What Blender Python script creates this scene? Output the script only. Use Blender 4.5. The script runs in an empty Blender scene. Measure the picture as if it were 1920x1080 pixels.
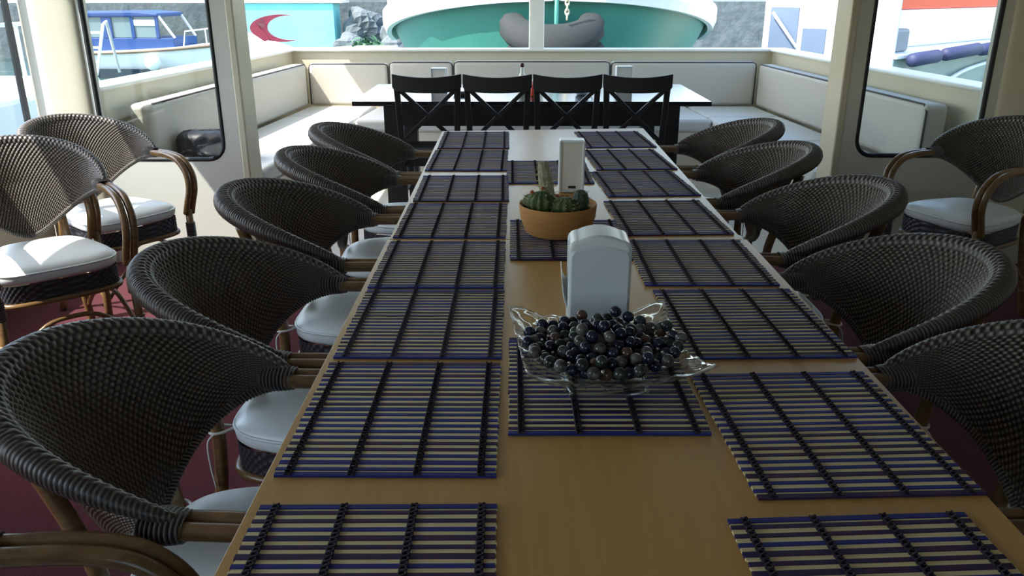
import bpy, bmesh, math, random
import numpy as np
from mathutils import Vector, Matrix

# ------------------------------------------------------------------ camera, sky, sun, exposure
sc = bpy.context.scene
col = sc.collection
R = math.radians
PI = math.pi

cam_d = bpy.data.cameras.new('camera')
cam_d.sensor_width = 36.0
cam_d.lens = 1537.0 * 36.0 / 1920.0
cam_d.clip_start = 0.02
cam_d.clip_end = 500
cam = bpy.data.objects.new('camera', cam_d)
cam.location = (0, 0, 1.37)
cam.rotation_euler = (R(90 - 19.85), 0, R(0.22))
col.objects.link(cam)
sc.camera = cam

sc.view_settings.view_transform = 'Standard'
sc.view_settings.look = 'None'
sc.view_settings.gamma = 1.0
sc.view_settings.use_curve_mapping = False
sc.view_settings.exposure = 1.38

w = bpy.data.worlds.new('sky')
sc.world = w
w.use_nodes = True
wn = w.node_tree.nodes
wl = w.node_tree.links
sky = wn.new('ShaderNodeTexSky')
sky.sky_type = 'NISHITA'
sky.sun_disc = False
sky.sun_elevation = R(52)
sky.sun_rotation = R(-95)
sky.air_density = 1.2
sky.dust_density = 2.0
wl.new(sky.outputs[0], wn['Background'].inputs[0])
wn['Background'].inputs[1].default_value = 0.30

sun_d = bpy.data.lights.new('sun', 'SUN')
sun_d.energy = 4.2
sun_d.angle = R(0.53)
sun_d.color = (1.0, 0.95, 0.86)
sun = bpy.data.objects.new('sun', sun_d)
sun.rotation_euler = Vector((-0.52, -0.32, 0.84)).to_track_quat('Z', 'Y').to_euler()
sun.location = (-20, -5, 30)
col.objects.link(sun)

# ------------------------------------------------------------------ materials
def lin(c):
    return tuple(((v / 255.0) / 12.92 if v / 255.0 <= 0.04045 else ((v / 255.0 + 0.055) / 1.055) ** 2.4) for v in c)

def mat(name, rgb, rough=0.5, metal=0.0, spec=0.5, bump=None, vary=None, coat=0.0, sheen=0.0):
    """bump=(scale, strength, distance); vary=(scale, rgb2, contrast) mixes a second colour by noise."""
    m = bpy.data.materials.new(name)
    m.use_nodes = True
    n, l = m.node_tree.nodes, m.node_tree.links
    b = n['Principled BSDF']
    b.inputs['Base Color'].default_value = (*lin(rgb), 1)
    b.inputs['Roughness'].default_value = rough
    b.inputs['Metallic'].default_value = metal
    b.inputs['Specular IOR Level'].default_value = spec
    b.inputs['Coat Weight'].default_value = coat
    b.inputs['Sheen Weight'].default_value = sheen
    tc = n.new('ShaderNodeTexCoord')
    if vary:
        t = n.new('ShaderNodeTexNoise')
        t.inputs['Scale'].default_value = vary[0]
        t.inputs['Detail'].default_value = 5
        l.new(tc.outputs['Object'], t.inputs['Vector'])
        r = n.new('ShaderNodeValToRGB')
        k = vary[2] if len(vary) > 2 else 0.2
        r.color_ramp.elements[0].position = 0.5 - k
        r.color_ramp.elements[1].position = 0.5 + k
        r.color_ramp.elements[0].color = (*lin(rgb), 1)
        r.color_ramp.elements[1].color = (*lin(vary[1]), 1)
        l.new(t.outputs['Fac'], r.inputs['Fac'])
        l.new(r.outputs['Color'], b.inputs['Base Color'])
    if bump:
        t = n.new('ShaderNodeTexNoise')
        t.inputs['Scale'].default_value = bump[0]
        t.inputs['Detail'].default_value = 4
        l.new(tc.outputs['Object'], t.inputs['Vector'])
        bp = n.new('ShaderNodeBump')
        bp.inputs['Strength'].default_value = bump[1]
        bp.inputs['Distance'].default_value = bump[2]
        l.new(t.outputs['Fac'], bp.inputs['Height'])
        l.new(bp.outputs['Normal'], b.inputs['Normal'])
    return m

def mat_glass_pane(name, tint=(0.93, 0.96, 0.97)):
    m = bpy.data.materials.new(name)
    m.use_nodes = True
    n, l = m.node_tree.nodes, m.node_tree.links
    n.remove(n['Principled BSDF'])
    tr = n.new('ShaderNodeBsdfTransparent')
    tr.inputs[0].default_value = (*tint, 1)
    gl = n.new('ShaderNodeBsdfGlossy')
    gl.inputs['Roughness'].default_value = 0.02
    lw = n.new('ShaderNodeLayerWeight')
    lw.inputs[0].default_value = 0.5
    pw = n.new('ShaderNodeMath')
    pw.operation = 'POWER'
    pw.inputs[1].default_value = 5.0
    l.new(lw.outputs['Facing'], pw.inputs[0])
    fr = n.new('ShaderNodeMath')
    fr.operation = 'MULTIPLY_ADD'
    fr.inputs[1].default_value = 0.9
    fr.inputs[2].default_value = 0.035
    l.new(pw.outputs[0], fr.inputs[0])
    mx = n.new('ShaderNodeMixShader')
    l.new(fr.outputs[0], mx.inputs[0])
    l.new(tr.outputs[0], mx.inputs[1])
    l.new(gl.outputs[0], mx.inputs[2])
    l.new(mx.outputs[0], n['Material Output'].inputs[0])
    return m

def mat_wood(name, c1, c2, rough, axis_scale=(1.2, 14, 14), spec=0.5, bumps=0.0):
    m = bpy.data.materials.new(name)
    m.use_nodes = True
    n, l = m.node_tree.nodes, m.node_tree.links
    b = n['Principled BSDF']
    b.inputs['Roughness'].default_value = rough
    b.inputs['Specular IOR Level'].default_value = spec
    tc = n.new('ShaderNodeTexCoord')
    mp = n.new('ShaderNodeMapping')
    mp.inputs['Scale'].default_value = axis_scale
    l.new(tc.outputs['Object'], mp.inputs[0])
    t = n.new('ShaderNodeTexNoise')
    t.inputs['Scale'].default_value = 3.0
    t.inputs['Detail'].default_value = 6
    t.inputs['Distortion'].default_value = 0.6
    l.new(mp.outputs[0], t.inputs['Vector'])
    r = n.new('ShaderNodeValToRGB')
    r.color_ramp.elements[0].position = 0.3
    r.color_ramp.elements[1].position = 0.7
    r.color_ramp.elements[0].color = (*lin(c1), 1)
    r.color_ramp.elements[1].color = (*lin(c2), 1)
    l.new(t.outputs['Fac'], r.inputs[0])
    l.new(r.outputs[0], b.inputs['Base Color'])
    if bumps:
        bp = n.new('ShaderNodeBump')
        bp.inputs['Strength'].default_value = bumps
        bp.inputs['Distance'].default_value = 0.002
        l.new(t.outputs['Fac'], bp.inputs['Height'])
        l.new(bp.outputs[0], b.inputs['Normal'])
    return m

def mat_weave(name, c_a, c_b, rough=0.42, see_through=0.0):
    """Two weave tones by height, crest highlights and hollow shade painted in, from attribute 'strand' that the woven meshes carry."""
    m = bpy.data.materials.new(name)
    m.use_nodes = True
    n, l = m.node_tree.nodes, m.node_tree.links
    b = n['Principled BSDF']
    b.inputs['Roughness'].default_value = rough
    b.inputs['Specular IOR Level'].default_value = 0.6
    at = n.new('ShaderNodeAttribute')
    at.attribute_name = 'relief_shade'
    r = n.new('ShaderNodeValToRGB')
    r.color_ramp.elements[0].position = 0.45
    r.color_ramp.elements[1].position = 0.95
    r.color_ramp.elements[0].color = (*lin(c_a), 1)
    r.color_ramp.elements[1].color = (*lin(c_b), 1)
    l.new(at.outputs['Fac'], r.inputs[0])
    l.new(r.outputs[0], b.inputs['Base Color'])
    if see_through:
        tl = n.new('ShaderNodeBsdfTranslucent')
        tl.inputs[0].default_value = (*lin((190, 170, 150)), 1)
        mx = n.new('ShaderNodeMixShader')
        mx.inputs[0].default_value = see_through
        l.new(b.outputs[0], mx.inputs[1])
        l.new(tl.outputs[0], mx.inputs[2])
        l.new(mx.outputs[0], n['Material Output'].inputs[0])
    return m

def mat_bead(name, c1, c2):
    m = mat(name, c1, 0.18, vary=(55, c2, 0.12))
    return m

M = {}
M['cream'] = mat('cream_paint', (212, 204, 180), 0.38, vary=(3, (205, 197, 172), 0.3))
M['bulkhead'] = mat('bulkhead_paint', (216, 214, 203), 0.4, vary=(2, (207, 205, 193), 0.3))
M['white_paint'] = mat('white_gloss_paint', (238, 237, 230), 0.3)
M['ceiling'] = mat('ceiling_paint', (235, 233, 224), 0.6)
M['dark_wall'] = mat('aft_panel', (120, 92, 66), 0.6)
M['carpet'] = mat('red_carpet', (104, 30, 42), 0.95, spec=0.1, bump=(450, 0.9, 0.006), vary=(160, (78, 18, 30), 0.2), sheen=0.15)
M['deck'] = mat('deck_paint', (205, 204, 196), 0.5)
M['rubber'] = mat('black_rubber', (26, 28, 30), 0.55)
M['glass'] = mat_glass_pane('window_glass')
M['table'] = mat_wood('beech_laminate', (200, 156, 88), (190, 144, 77), 0.30, (18, 1.2, 18))
M['edge'] = mat('beech_edge_band', (214, 178, 118), 0.45)
M['metal'] = mat('grey_metal', (120, 122, 124), 0.35, 0.9)
M['slat_pale'] = mat_wood('pale_bamboo', (248, 232, 184), (230, 210, 158), 0.65, (3, 90, 30), spec=0.2)
M['slat_navy'] = mat('navy_bamboo', (46, 44, 122), 0.6, spec=0.2, vary=(30, (32, 42, 110), 0.2))
M['slat_plum'] = mat('plum_bamboo', (66, 42, 64), 0.6, spec=0.2, vary=(30, (40, 30, 80), 0.2))
M['cord'] = mat('dark_cord', (34, 22, 36), 0.8)
M['weave'] = mat_weave('dark_rattan_weave', (44, 35, 29), (142, 129, 115), 0.34, 0.12)
M['weave_rim'] = mat_weave('rattan_rim_braid', (46, 38, 34), (136, 126, 116))
M['binding'] = mat_weave('rattan_binding', (48, 44, 44), (120, 115, 114))
M['pole'] = mat_wood('brown_bamboo_pole', (138, 106, 66), (104, 76, 46), 0.28, (6, 6, 30), spec=0.6)
M['vinyl'] = mat('white_vinyl', (226, 232, 232), 0.36, bump=(9, 0.15, 0.01))
M['apron'] = mat_weave('seat_apron_weave', (36, 34, 40), (82, 80, 88))
M['tie'] = mat('white_tie', (225, 222, 212), 0.7)
M['black_wood'] = mat('black_brown_wood', (22, 23, 27), 0.42, vary=(8, (30, 29, 31), 0.2))
M['black_top'] = mat('black_table_top', (30, 31, 34), 0.14, spec=0.7)
M['bench'] = mat('bench_panel', (222, 216, 200), 0.5)
M['cushion'] = mat('bench_vinyl', (192, 186, 174), 0.5, bump=(14, 0.12, 0.01))
M['cushion_seat'] = mat('bench_seat_vinyl', (212, 212, 208), 0.45, bump=(14, 0.12, 0.01))
M['piping'] = mat('dark_piping', (66, 62, 60), 0.6)
M['plastic'] = mat('white_plastic', (226, 232, 236), 0.3)
M['plastic_grey'] = mat('pale_grey_plastic', (212, 222, 230), 0.35)
M['paper'] = mat('napkin_paper', (240, 238, 232), 0.9)
M['slot'] = mat('dark_slot', (40, 42, 44), 0.6)
M['clay'] = mat_wood('terracotta', (198, 146, 86), (176, 120, 66), 0.8, (3, 3, 40), bumps=0.5)
M['soil'] = mat('potting_soil', (74, 48, 34), 0.95, bump=(120, 1.0, 0.01))
M['cactus'] = mat('cactus_green', (62, 86, 50), 0.6, vary=(40, (92, 108, 58), 0.2))
M['cactus_dark'] = mat('cactus_dark_green', (34, 58, 46), 0.6, vary=(40, (46, 70, 52), 0.2))
M['wool'] = mat('woolly_cactus', (206, 200, 176), 0.95, bump=(260, 1.0, 0.006), vary=(60, (150, 148, 104), 0.25))
M['spine'] = mat('cactus_spine', (206, 192, 150), 0.7)
M['flower'] = mat('cactus_flower', (176, 92, 52), 0.7)
M['bead_navy'] = mat_bead('navy_stone', (20, 22, 38), (40, 44, 66))
M['bead_grey'] = mat_bead('grey_marbled_stone', (52, 50, 52), (112, 108, 106))
M['bead_brown'] = mat_bead('brown_stone', (62, 38, 32), (96, 70, 60))
M['bead_green'] = mat_bead('dark_green_stone', (26, 34, 34), (54, 66, 62))
M['silver'] = mat('silver_metal', (210, 208, 204), 0.2, 1.0)
M['black_leather'] = mat('black_leather', (18, 19, 23), 0.5, bump=(12, 0.35, 0.02))
M['bottle_glass'] = mat('bottle_glass', (225, 228, 220), 0.12)
M['red_plastic'] = mat('red_sauce', (186, 52, 28), 0.3)
M['cap'] = mat('maroon_cap', (74, 24, 24), 0.4)
M['cup'] = mat('blue_grey_ceramic', (170, 182, 204), 0.3)
# outside
M['water'] = mat('harbour_water', (58, 92, 92), 0.08, bump=(1.2, 0.5, 0.15))
M['hull_green'] = mat('green_hull_paint', (58, 126, 110), 0.42, vary=(1.3, (48, 112, 100), 0.25))
M['hull_white'] = mat('white_hull_paint', (240, 240, 236), 0.35)
M['hull_pale'] = mat('pale_green_hull', (150, 162, 152), 0.4, vary=(2, (130, 146, 138), 0.25))
M['tyre'] = mat('tyre_rubber', (28, 34, 34), 0.8, bump=(40, 0.4, 0.01))
M['chain'] = mat('pale_rope', (214, 204, 172), 0.8)
M['blue'] = mat('blue_canvas', (18, 60, 116), 0.6)
M['navy'] = mat('navy_fender', (52, 56, 92), 0.6)
M['dark_blue'] = mat('dark_waterline', (30, 48, 66), 0.5)
M['win_dark'] = mat('boat_window', (112, 130, 132), 0.1)
M['teal_wall'] = mat('turquoise_quay_paint', (120, 206, 206), 0.7, vary=(1.2, (138, 216, 214), 0.25))
M['stone'] = mat('quay_stone', (104, 112, 114), 0.9, vary=(2, (76, 86, 88), 0.2), bump=(4, 0.4, 0.1))
M['foliage'] = mat('shrub_leaf', (48, 92, 66), 0.7, vary=(6, (70, 108, 70), 0.2))
M['maroon'] = mat('maroon_trim', (126, 34, 54), 0.4)
M['fence_grey'] = mat('fence_grey', (112, 122, 124), 0.6)
M['wood_deck'] = mat('varnished_wood', (128, 104, 82), 0.45)
M['orange'] = mat('orange_red_paint', (236, 84, 40), 0.45)
M['grey_box'] = mat('grey_locker', (140, 142, 144), 0.5)
M['blue_grey'] = mat('blue_grey_panel', (92, 108, 130), 0.5)

def mat_clear_glass():
    m = bpy.data.materials.new('pressed_glass')
    m.use_nodes = True
    n, l = m.node_tree.nodes, m.node_tree.links
    n.remove(n['Principled BSDF'])
    g = n.new('ShaderNodeBsdfGlass')
    g.inputs['IOR'].default_value = 1.45
    g.inputs['Roughness'].default_value = 0.04
    tr = n.new('ShaderNodeBsdfTransparent')
    tr.inputs[0].default_value = (0.93, 0.95, 0.94, 1)
    mx = n.new('ShaderNodeMixShader')
    mx.inputs[0].default_value = 0.58
    l.new(g.outputs[0], mx.inputs[1])
    l.new(tr.outputs[0], mx.inputs[2])
    l.new(mx.outputs[0], n['Material Output'].inputs[0])
    return m
M['bowl_glass'] = mat_clear_glass()

# ------------------------------------------------------------------ mesh helpers
class MB:
    """Collects shapes and links them as one mesh object."""
    def __init__(self):
        self.v, self.f, self.mi = [], [], []
        self.slot = 0

    def _add(self, vs, fs):
        o = len(self.v)
        self.v += [tuple(p) for p in vs]
        self.f += [tuple(i + o for i in f) for f in fs]
        self.mi += [self.slot] * len(fs)
        return self

    def box(self, x0, x1, y0, y1, z0, z1):
        return self.prism([(x0, y0), (x1, y0), (x1, y1), (x0, y1)], z0, z1)

    def prism(self, poly, z0, z1, T=None):
        """poly in local a,b extruded along c; T maps (a,b,c) to xyz."""
        T = T or (lambda a, b, c: (a, b, c))
        n = len(poly)
        vs = [T(a, b, z0) for a, b in poly] + [T(a, b, z1) for a, b in poly]
        fs = [tuple(range(n))[::-1], tuple(range(n, 2 * n))]
        fs += [(i, (i + 1) % n, n + (i + 1) % n, n + i) for i in range(n)]
        return self._add(vs, fs)

    def bar(self, p, q, wa, wb, up=(0, 0, 1)):
        p, q = Vector(p), Vector(q)
        d = (q - p).normalized()
        s = d.cross(Vector(up))
        if s.length < 1e-4:
            s = Vector((1, 0, 0))
        s.normalize()
        u = s.cross(d)
        vs = []
        for c in (p, q):
            for a, b in ((-1, -1), (1, -1), (1, 1), (-1, 1)):
                vs.append(c + s * a * wa / 2 + u * b * wb / 2)
        return self._add(vs, [(0, 3, 2, 1), (4, 5, 6, 7), (0, 1, 5, 4), (1, 2, 6, 5), (2, 3, 7, 6), (3, 0, 4, 7)])

    def tube(self, pts, r, seg=10, caps=True, closed=False, flat=1.0):
        pts = [Vector(p) for p in pts]
        n = len(pts)
        rs = r if isinstance(r, (list, tuple)) else [r] * n
        vs, fs = [], []
        ref = None
        for i, p in enumerate(pts):
            a = pts[(i - 1) % n] if (closed or i > 0) else p
            b = pts[(i + 1) % n] if (closed or i < n - 1) else p
            d = (b - a).normalized()
            if ref is None:
                ref = Vector((0, 0, 1)) if abs(d.z) < 0.9 else Vector((1, 0, 0))
            s = d.cross(ref).normalized()
            ref = s.cross(d).normalized()
            for k in range(seg):
                t = 2 * PI * k / seg
                vs.append(p + (s * math.cos(t) + ref * math.sin(t) * flat) * rs[i])
        m = n if closed else n - 1
        for i in range(m):
            j = (i + 1) % n
            for k in range(seg):
                k2 = (k + 1) % seg
                fs.append((i * seg + k, i * seg + k2, j * seg + k2, j * seg + k))
        if caps and not closed:
            fs.append(tuple(range(seg))[::-1])
            fs.append(tuple(range((n - 1) * seg, n * seg)))
        return self._add(vs, fs)

    def lathe(self, prof, c=(0, 0, 0), seg=32, wob=None):
        vs, fs = [], []
        n = len(prof)
        for i, (r, z) in enumerate(prof):
            for k in range(seg):
                t = 2 * PI * k / seg
                rr = r * (wob(t, z) if wob else 1)
                vs.append((c[0] + rr * math.cos(t), c[1] + rr * math.sin(t), c[2] + z))
        for i in range(n - 1):
            for k in range(seg):
                k2 = (k + 1) % seg
                fs.append((i * seg + k, i * seg + k2, (i + 1) * seg + k2, (i + 1) * seg + k))
        fs.append(tuple(range(seg))[::-1])
        fs.append(tuple(range((n - 1) * seg, n * seg)))
        return self._add(vs, fs)

    def ball(self, c, r, seg=16, rings=10, sq=(1, 1, 1)):
        prof = []
        for i in range(rings + 1):
            t = -PI / 2 + PI * i / rings
            prof.append((max(1e-5, math.cos(t)), math.sin(t)))
        o = len(self.v)
        self.lathe(prof, (0, 0, 0), seg)
        for i in range(o, len(self.v)):
            x, y, z = self.v[i]
            self.v[i] = (c[0] + x * r * sq[0], c[1] + y * r * sq[1], c[2] + z * r * sq[2])
        return self

    def grid(self, P):
        """P: array (n, m, 3)."""
        n, m = P.shape[:2]
        vs = P.reshape(-1, 3).tolist()
        fs = [(i * m + j, i * m + j + 1, (i + 1) * m + j + 1, (i + 1) * m + j) for i in range(n - 1) for j in range(m - 1)]
        return self._add(vs, fs)

    def build(self, name, mats, parent=None, smooth=False, bevel=0.0, seg=2, angle=40):
        me = bpy.data.meshes.new(name)
        me.from_pydata(self.v, [], self.f)
        for m in (mats if isinstance(mats, (list, tuple)) else [mats]):
            me.materials.append(m)
        if any(self.mi):
            me.polygons.foreach_set('material_index', self.mi)
        if smooth:
            me.polygons.foreach_set('use_smooth', [True] * len(me.polygons))
        me.update()
        bm = bmesh.new()
        bm.from_mesh(me)
        bmesh.ops.recalc_face_normals(bm, faces=bm.faces)
        bm.to_mesh(me)
        bm.free()
        o = bpy.data.objects.new(name, me)
        col.objects.link(o)
        if parent:
            o.parent = parent
        if bevel:
            b = o.modifiers.new('bevel', 'BEVEL')
            b.width = bevel
            b.segments = seg
            b.limit_method = 'ANGLE'
            b.angle_limit = R(angle)
            b.harden_normals = False
        return o

def smooth_by_angle(o, a=35):
    o.data.polygons.foreach_set('use_smooth', [True] * len(o.data.polygons))
    o.data.set_sharp_from_angle(angle=R(a))
    return o

def tag(o, label, cat, group=None, kind=None):
    if label:
        o['label'] = label
    if cat:
        o['category'] = cat
    if group:
        o['group'] = group
    if kind:
        o['kind'] = kind
    return o

def empty(name, label, cat, loc=(0, 0, 0), rz=0.0, group=None):
    o = bpy.data.objects.new(name, None)
    o.empty_display_size = 0.1
    o.location = loc
    o.rotation_euler = (0, 0, rz)
    col.objects.link(o)
    return tag(o, label, cat, group)

def struct(o):
    o['kind'] = 'structure'
    return o

def copy_tree(o, parent=None):
    c = o.copy()
    col.objects.link(c)
    if parent:
        c.parent = parent
    for ch in list(o.children):
        copy_tree(ch, c)
    return c

def np_mesh(name, V, F, m, parent=None, relief_shade=None):
    """V (n,3), F (k,4) arrays, smooth shaded, with an optional per-vertex float 'strand'."""
    me = bpy.data.meshes.new(name)
    me.vertices.add(len(V))
    me.vertices.foreach_set('co', np.asarray(V, dtype=np.float32).ravel())
    F = np.asarray(F, dtype=np.int32)
    me.loops.add(F.size)
    me.loops.foreach_set('vertex_index', F.ravel())
    me.polygons.add(len(F))
    me.polygons.foreach_set('loop_start', np.arange(0, F.size, 4, dtype=np.int32))
    me.polygons.foreach_set('loop_total', np.full(len(F), 4, dtype=np.int32))
    me.polygons.foreach_set('use_smooth', np.ones(len(F), dtype=bool))
    me.update(calc_edges=True)
    me.validate()
    if relief_shade is not None:
        a = me.attributes.new('relief_shade', 'FLOAT', 'POINT')
        a.data.foreach_set('value', np.asarray(relief_shade, dtype=np.float32).ravel())
    me.materials.append(m)
    o = bpy.data.objects.new(name, me)
    col.objects.link(o)
    if parent:
        o.parent = parent
    return o

def grid_faces(n, m, wrap_m=False, wrap_n=False):
    I, J = np.meshgrid(np.arange(n if wrap_n else n - 1), np.arange(m if wrap_m else m - 1), indexing='ij')
    I2, J2 = (I + 1) % n, (J + 1) % m
    return np.stack([I * m + J, I * m + J2, I2 * m + J2, I2 * m + J], -1).reshape(-1, 4)

def rail(P, rad, seg, ridges, amp, lead, flat=None, closed=False):
    """Tube along P (n,3) with spiral ridges; returns verts, faces, strand."""
    n = len(P)
    if closed:
        T = np.roll(P, -1, 0) - np.roll(P, 1, 0)
    else:
        T = np.gradient(P, axis=0)
    T /= np.linalg.norm(T, axis=1)[:, None]
    up = np.array([0, 0, 1.0])
    S = np.cross(T, up)
    bad = np.linalg.norm(S, axis=1) < 0.05
    S[bad] = np.array([0, 1.0, 0])
    S /= np.linalg.norm(S, axis=1)[:, None]
    U = np.cross(S, T)
    d = np.linalg.norm(np.diff(P, axis=0), axis=1)
    s = np.concatenate([[0], np.cumsum(d)])
    th = np.linspace(0, 2 * PI, seg, endpoint=False)
    ph = 2 * PI * ridges * s[:, None] / s[-1] + lead * th[None, :]
    h = 0.5 + 0.5 * np.sin(ph)
    rr = np.broadcast_to(np.asarray(rad, dtype=float).reshape(-1, 1), (n, 1)) + amp * (h - 0.5)
    fl = 1.0 if flat is None else flat
    V = P[:, None, :] + rr[..., None] * (S[:, None, :] * np.cos(th)[None, :, None] * fl + U[:, None, :] * np.sin(th)[None, :, None])
    F = grid_faces(n, seg, wrap_m=True, wrap_n=closed)
    return V.reshape(-1, 3), F, h.reshape(-1)

# ------------------------------------------------------------------ the setting: saloon
XL, XR, YB, YF = -2.42, 2.70, -2.2, 4.20
CEIL = 2.10
struct(MB().box(XL - 0.1, XR + 0.1, YB, YF + 0.1, -0.05, 0.0).build('floor', M['carpet']))
struct(MB().box(XL - 0.10, XR + 0.10, YB - 0.1, YF + 0.2, CEIL, CEIL + 0.08).build('ceiling', M['ceiling']))
struct(MB().box(XL, XR, YB - 0.08, YB, 0, 0.95).box(XL, XR, YB - 0.08, YB, 1.85, CEIL).box(XL, -0.6, YB - 0.08, YB, 0.95, 1.85).box(0.9, XR, YB - 0.08, YB, 0.95, 1.85).build('wall_back', M['dark_wall']))
wb_ = struct(MB().box(-0.6, 0.9, YB - 0.05, YB - 0.02, 0.95, 0.98).box(-0.6, 0.9, YB - 0.05, YB - 0.02, 1.82, 1.85).box(0.13, 0.17, YB - 0.05, YB - 0.02, 0.98, 1.82).build('window_6', M['rubber']))  # unseen window added behind the camera to brighten the near table
MB().box(-0.6, 0.9, YB - 0.037, YB - 0.033, 0.98, 1.82).build('pane', M['glass'], wb_)
struct(MB().box(XR, XR + 0.08, YB, YF, 0, CEIL).build('wall_right', M['bulkhead']))
# window side: low panel, header and unseen blank stretches, one widened to keep sun off the carpet
wl_ = MB().box(XL - 0.08, XL, YB, YF + 0.16, 0, 0.58).box(XL - 0.08, XL, YB, YF + 0.16, 1.88, CEIL)
wl_.box(XL - 0.08, XL, YB, -0.9, 0.58, 1.88).box(XL - 0.08, XL, 0.8, 1.98, 0.58, 1.88)
struct(wl_.build('wall_left', M['cream']))
struct(MB().box(XL - 0.12, XL + 0.03, -0.9, YF - 0.02, 0.58, 0.61).build('trim_1', M['white_paint'], bevel=0.008))
for i, (a, b) in enumerate(((-0.9, 0.8), (1.98, 3.0), (3.0, 4.165))):
    fr = MB()
    fr.box(XL - 0.05, XL - 0.02, a, a + 0.03, 0.61, 1.88).box(XL - 0.05, XL - 0.02, b - 0.012, b, 0.61, 1.88)
    fr.box(XL - 0.05, XL - 0.02, a, b, 0.61, 0.63).box(XL - 0.05, XL - 0.02, a, b, 1.86, 1.88)
    f = struct(fr.build('window_%d' % (i + 1), M['rubber']))
    MB().box(XL - 0.037, XL - 0.033, a + 0.03, b - 0.012, 0.63, 1.86).build('pane', M['glass'], f)

def rrect_r(t, hw, hh, rad):
    """distance from the centre to a rounded rectangle in direction t."""
    c, s = abs(math.cos(t)), abs(math.sin(t))
    lo, hi = 0.0, 10.0
    for _ in range(50):
        m = (lo + hi) / 2
        x, y = c * m, s * m
        qx, qy = max(x - (hw - rad), 0), max(y - (hh - rad), 0)
        if (x <= hw and y <= hh) and (math.hypot(qx, qy) <= rad):
            lo = m
        else:
            hi = m
    return lo

def hole_panel(x0, x1, z0, z1, hx0, hx1, hz0, hz1, rad, ya, yb):
    cx, cz = (hx0 + hx1) / 2, (hz0 + hz1) / 2
    hw, hh = (hx1 - hx0) / 2, (hz1 - hz0) / 2
    ang = [2 * PI * k / 96 for k in range(96)]
    for px, pz in ((x0, z0), (x1, z0), (x1, z1), (x0, z1)):
        ang.append(math.atan2(pz - cz, px - cx) % (2 * PI))
    for sx in (-1, 1):
        for sz in (-1, 1):
            for k in range(7):
                a = PI / 2 * k / 6
                ang.append(math.atan2(sz * (hh - rad + rad * math.sin(a)), sx * (hw - rad + rad * math.cos(a))) % (2 * PI))
    ang = sorted(set(round(a, 5) for a in ang))
    n = len(ang)
    inn, out = [], []
    for t in ang:
        r = rrect_r(t, hw, hh, rad)
        inn.append((cx + r * math.cos(t), cz + r * math.sin(t)))
        c, s = math.cos(t), math.sin(t)
        k = 1e9
        if c > 1e-9: k = min(k, (x1 - cx) / c)
        if c < -1e-9: k = min(k, (x0 - cx) / c)
        if s > 1e-9: k = min(k, (z1 - cz) / s)
        if s < -1e-9: k = min(k, (z0 - cz) / s)
        out.append((cx + k * c, cz + k * s))
    b = MB()
    vs = []
    for y in (ya, yb):
        vs += [(p[0], y, p[1]) for p in inn] + [(p[0], y, p[1]) for p in out]
    fs = []
    for i in range(n):
        j = (i + 1) % n
        fs.append((i, j, n + j, n + i))
        fs.append((2 * n + i, 3 * n + i, 3 * n + j, 2 * n + j))
        fs.append((i, 2 * n + i, 2 * n + j, j))
        fs.append((n + i, n + j, 3 * n + j, 3 * n + i))
    b._add(vs, fs)
    return b, inn

def bulkhead(side, n, x0, x1, hx0, hx1, hz0):
    b, inn = hole_panel(x0, x1, 0, CEIL, hx0, hx1, hz0, 1.86, 0.085, YF, YF + 0.06)
    struct(b.build('wall_front_' + side, M['bulkhead']))
    sub = [inn[k] for k in range(0, len(inn))]
    seal = MB().tube([(p[0], YF + 0.008, p[1]) for p in sub], 0.013, 8, closed=True)
    s = struct(seal.build('window_%d' % n, M['rubber'], smooth=True))
    MB().prism([(p[0], p[1]) for p in inn], YF + 0.03, YF + 0.034, lambda a, b_, c: (a, c, b_)).build('pane', M['glass'], s)

bulkhead('left', 4, XL, -1.408, -2.113, -1.495, 0.556)
bulkhead('right', 5, 1.665, XR, 1.745, 2.362, 0.578)
# rounded corner pillar on the window side, door jambs, door-side trims
pil = MB()
prof = []
for k in range(13):
    a = PI * k / 12
    prof.append((-2.255 + 0.118 * abs(math.cos(a)) ** 0.5 * math.copysign(1, math.cos(a)), YF - 0.022 * math.sin(a)))
pil.prism(prof, 0, CEIL)
struct(smooth_by_angle(pil.build('trim_2', M['cream']), 50))
prof = [(2.56 + 0.14 * math.cos(PI * k / 12), YF - 0.03 * math.sin(PI * k / 12)) for k in range(13)]
struct(smooth_by_angle(MB().prism(prof, 0, CEIL).build('trim_3', M['cream']), 50))
struct(MB().box(-1.412, -1.372, YF - 0.003, YF + 0.20, 0, CEIL).build('trim_4', M['cream'], bevel=0.008))
struct(MB().box(1.630, 1.670, YF - 0.003, YF + 0.20, 0, CEIL).build('trim_5', M['cream'], bevel=0.008))
struct(MB().box(-1.372, 1.630, YF + 0.02, YF + 0.2, 2.0, CEIL).build('trim_6', M['cream']))

# ------------------------------------------------------------------ the stern deck
def xl(Y, off=0.0):
    return -1.24 - 0.0757 * (6.36 - Y) - off

def xr(Y, off=0.0):
    return 1.515 + 0.060 * (6.36 - Y) + off

YS = 7.45     # inner face of the stern bulwark
struct(MB().box(-3.0, 3.3, YF + 0.1, YS + 0.2, -0.06, -0.001).build('floor_stern', M['deck']))
struct(MB().box(-2.25, 2.55, YF + 0.2, YS + 0.75, CEIL - 0.02, CEIL + 0.06).build('ceiling_stern', M['ceiling']))

def quad(fx, y0, y1, o0, o1):
    return [(fx(y0, o0), y0), (fx(y1, o0), y1), (fx(y1, o1), y1), (fx(y0, o1), y0)]

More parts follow.
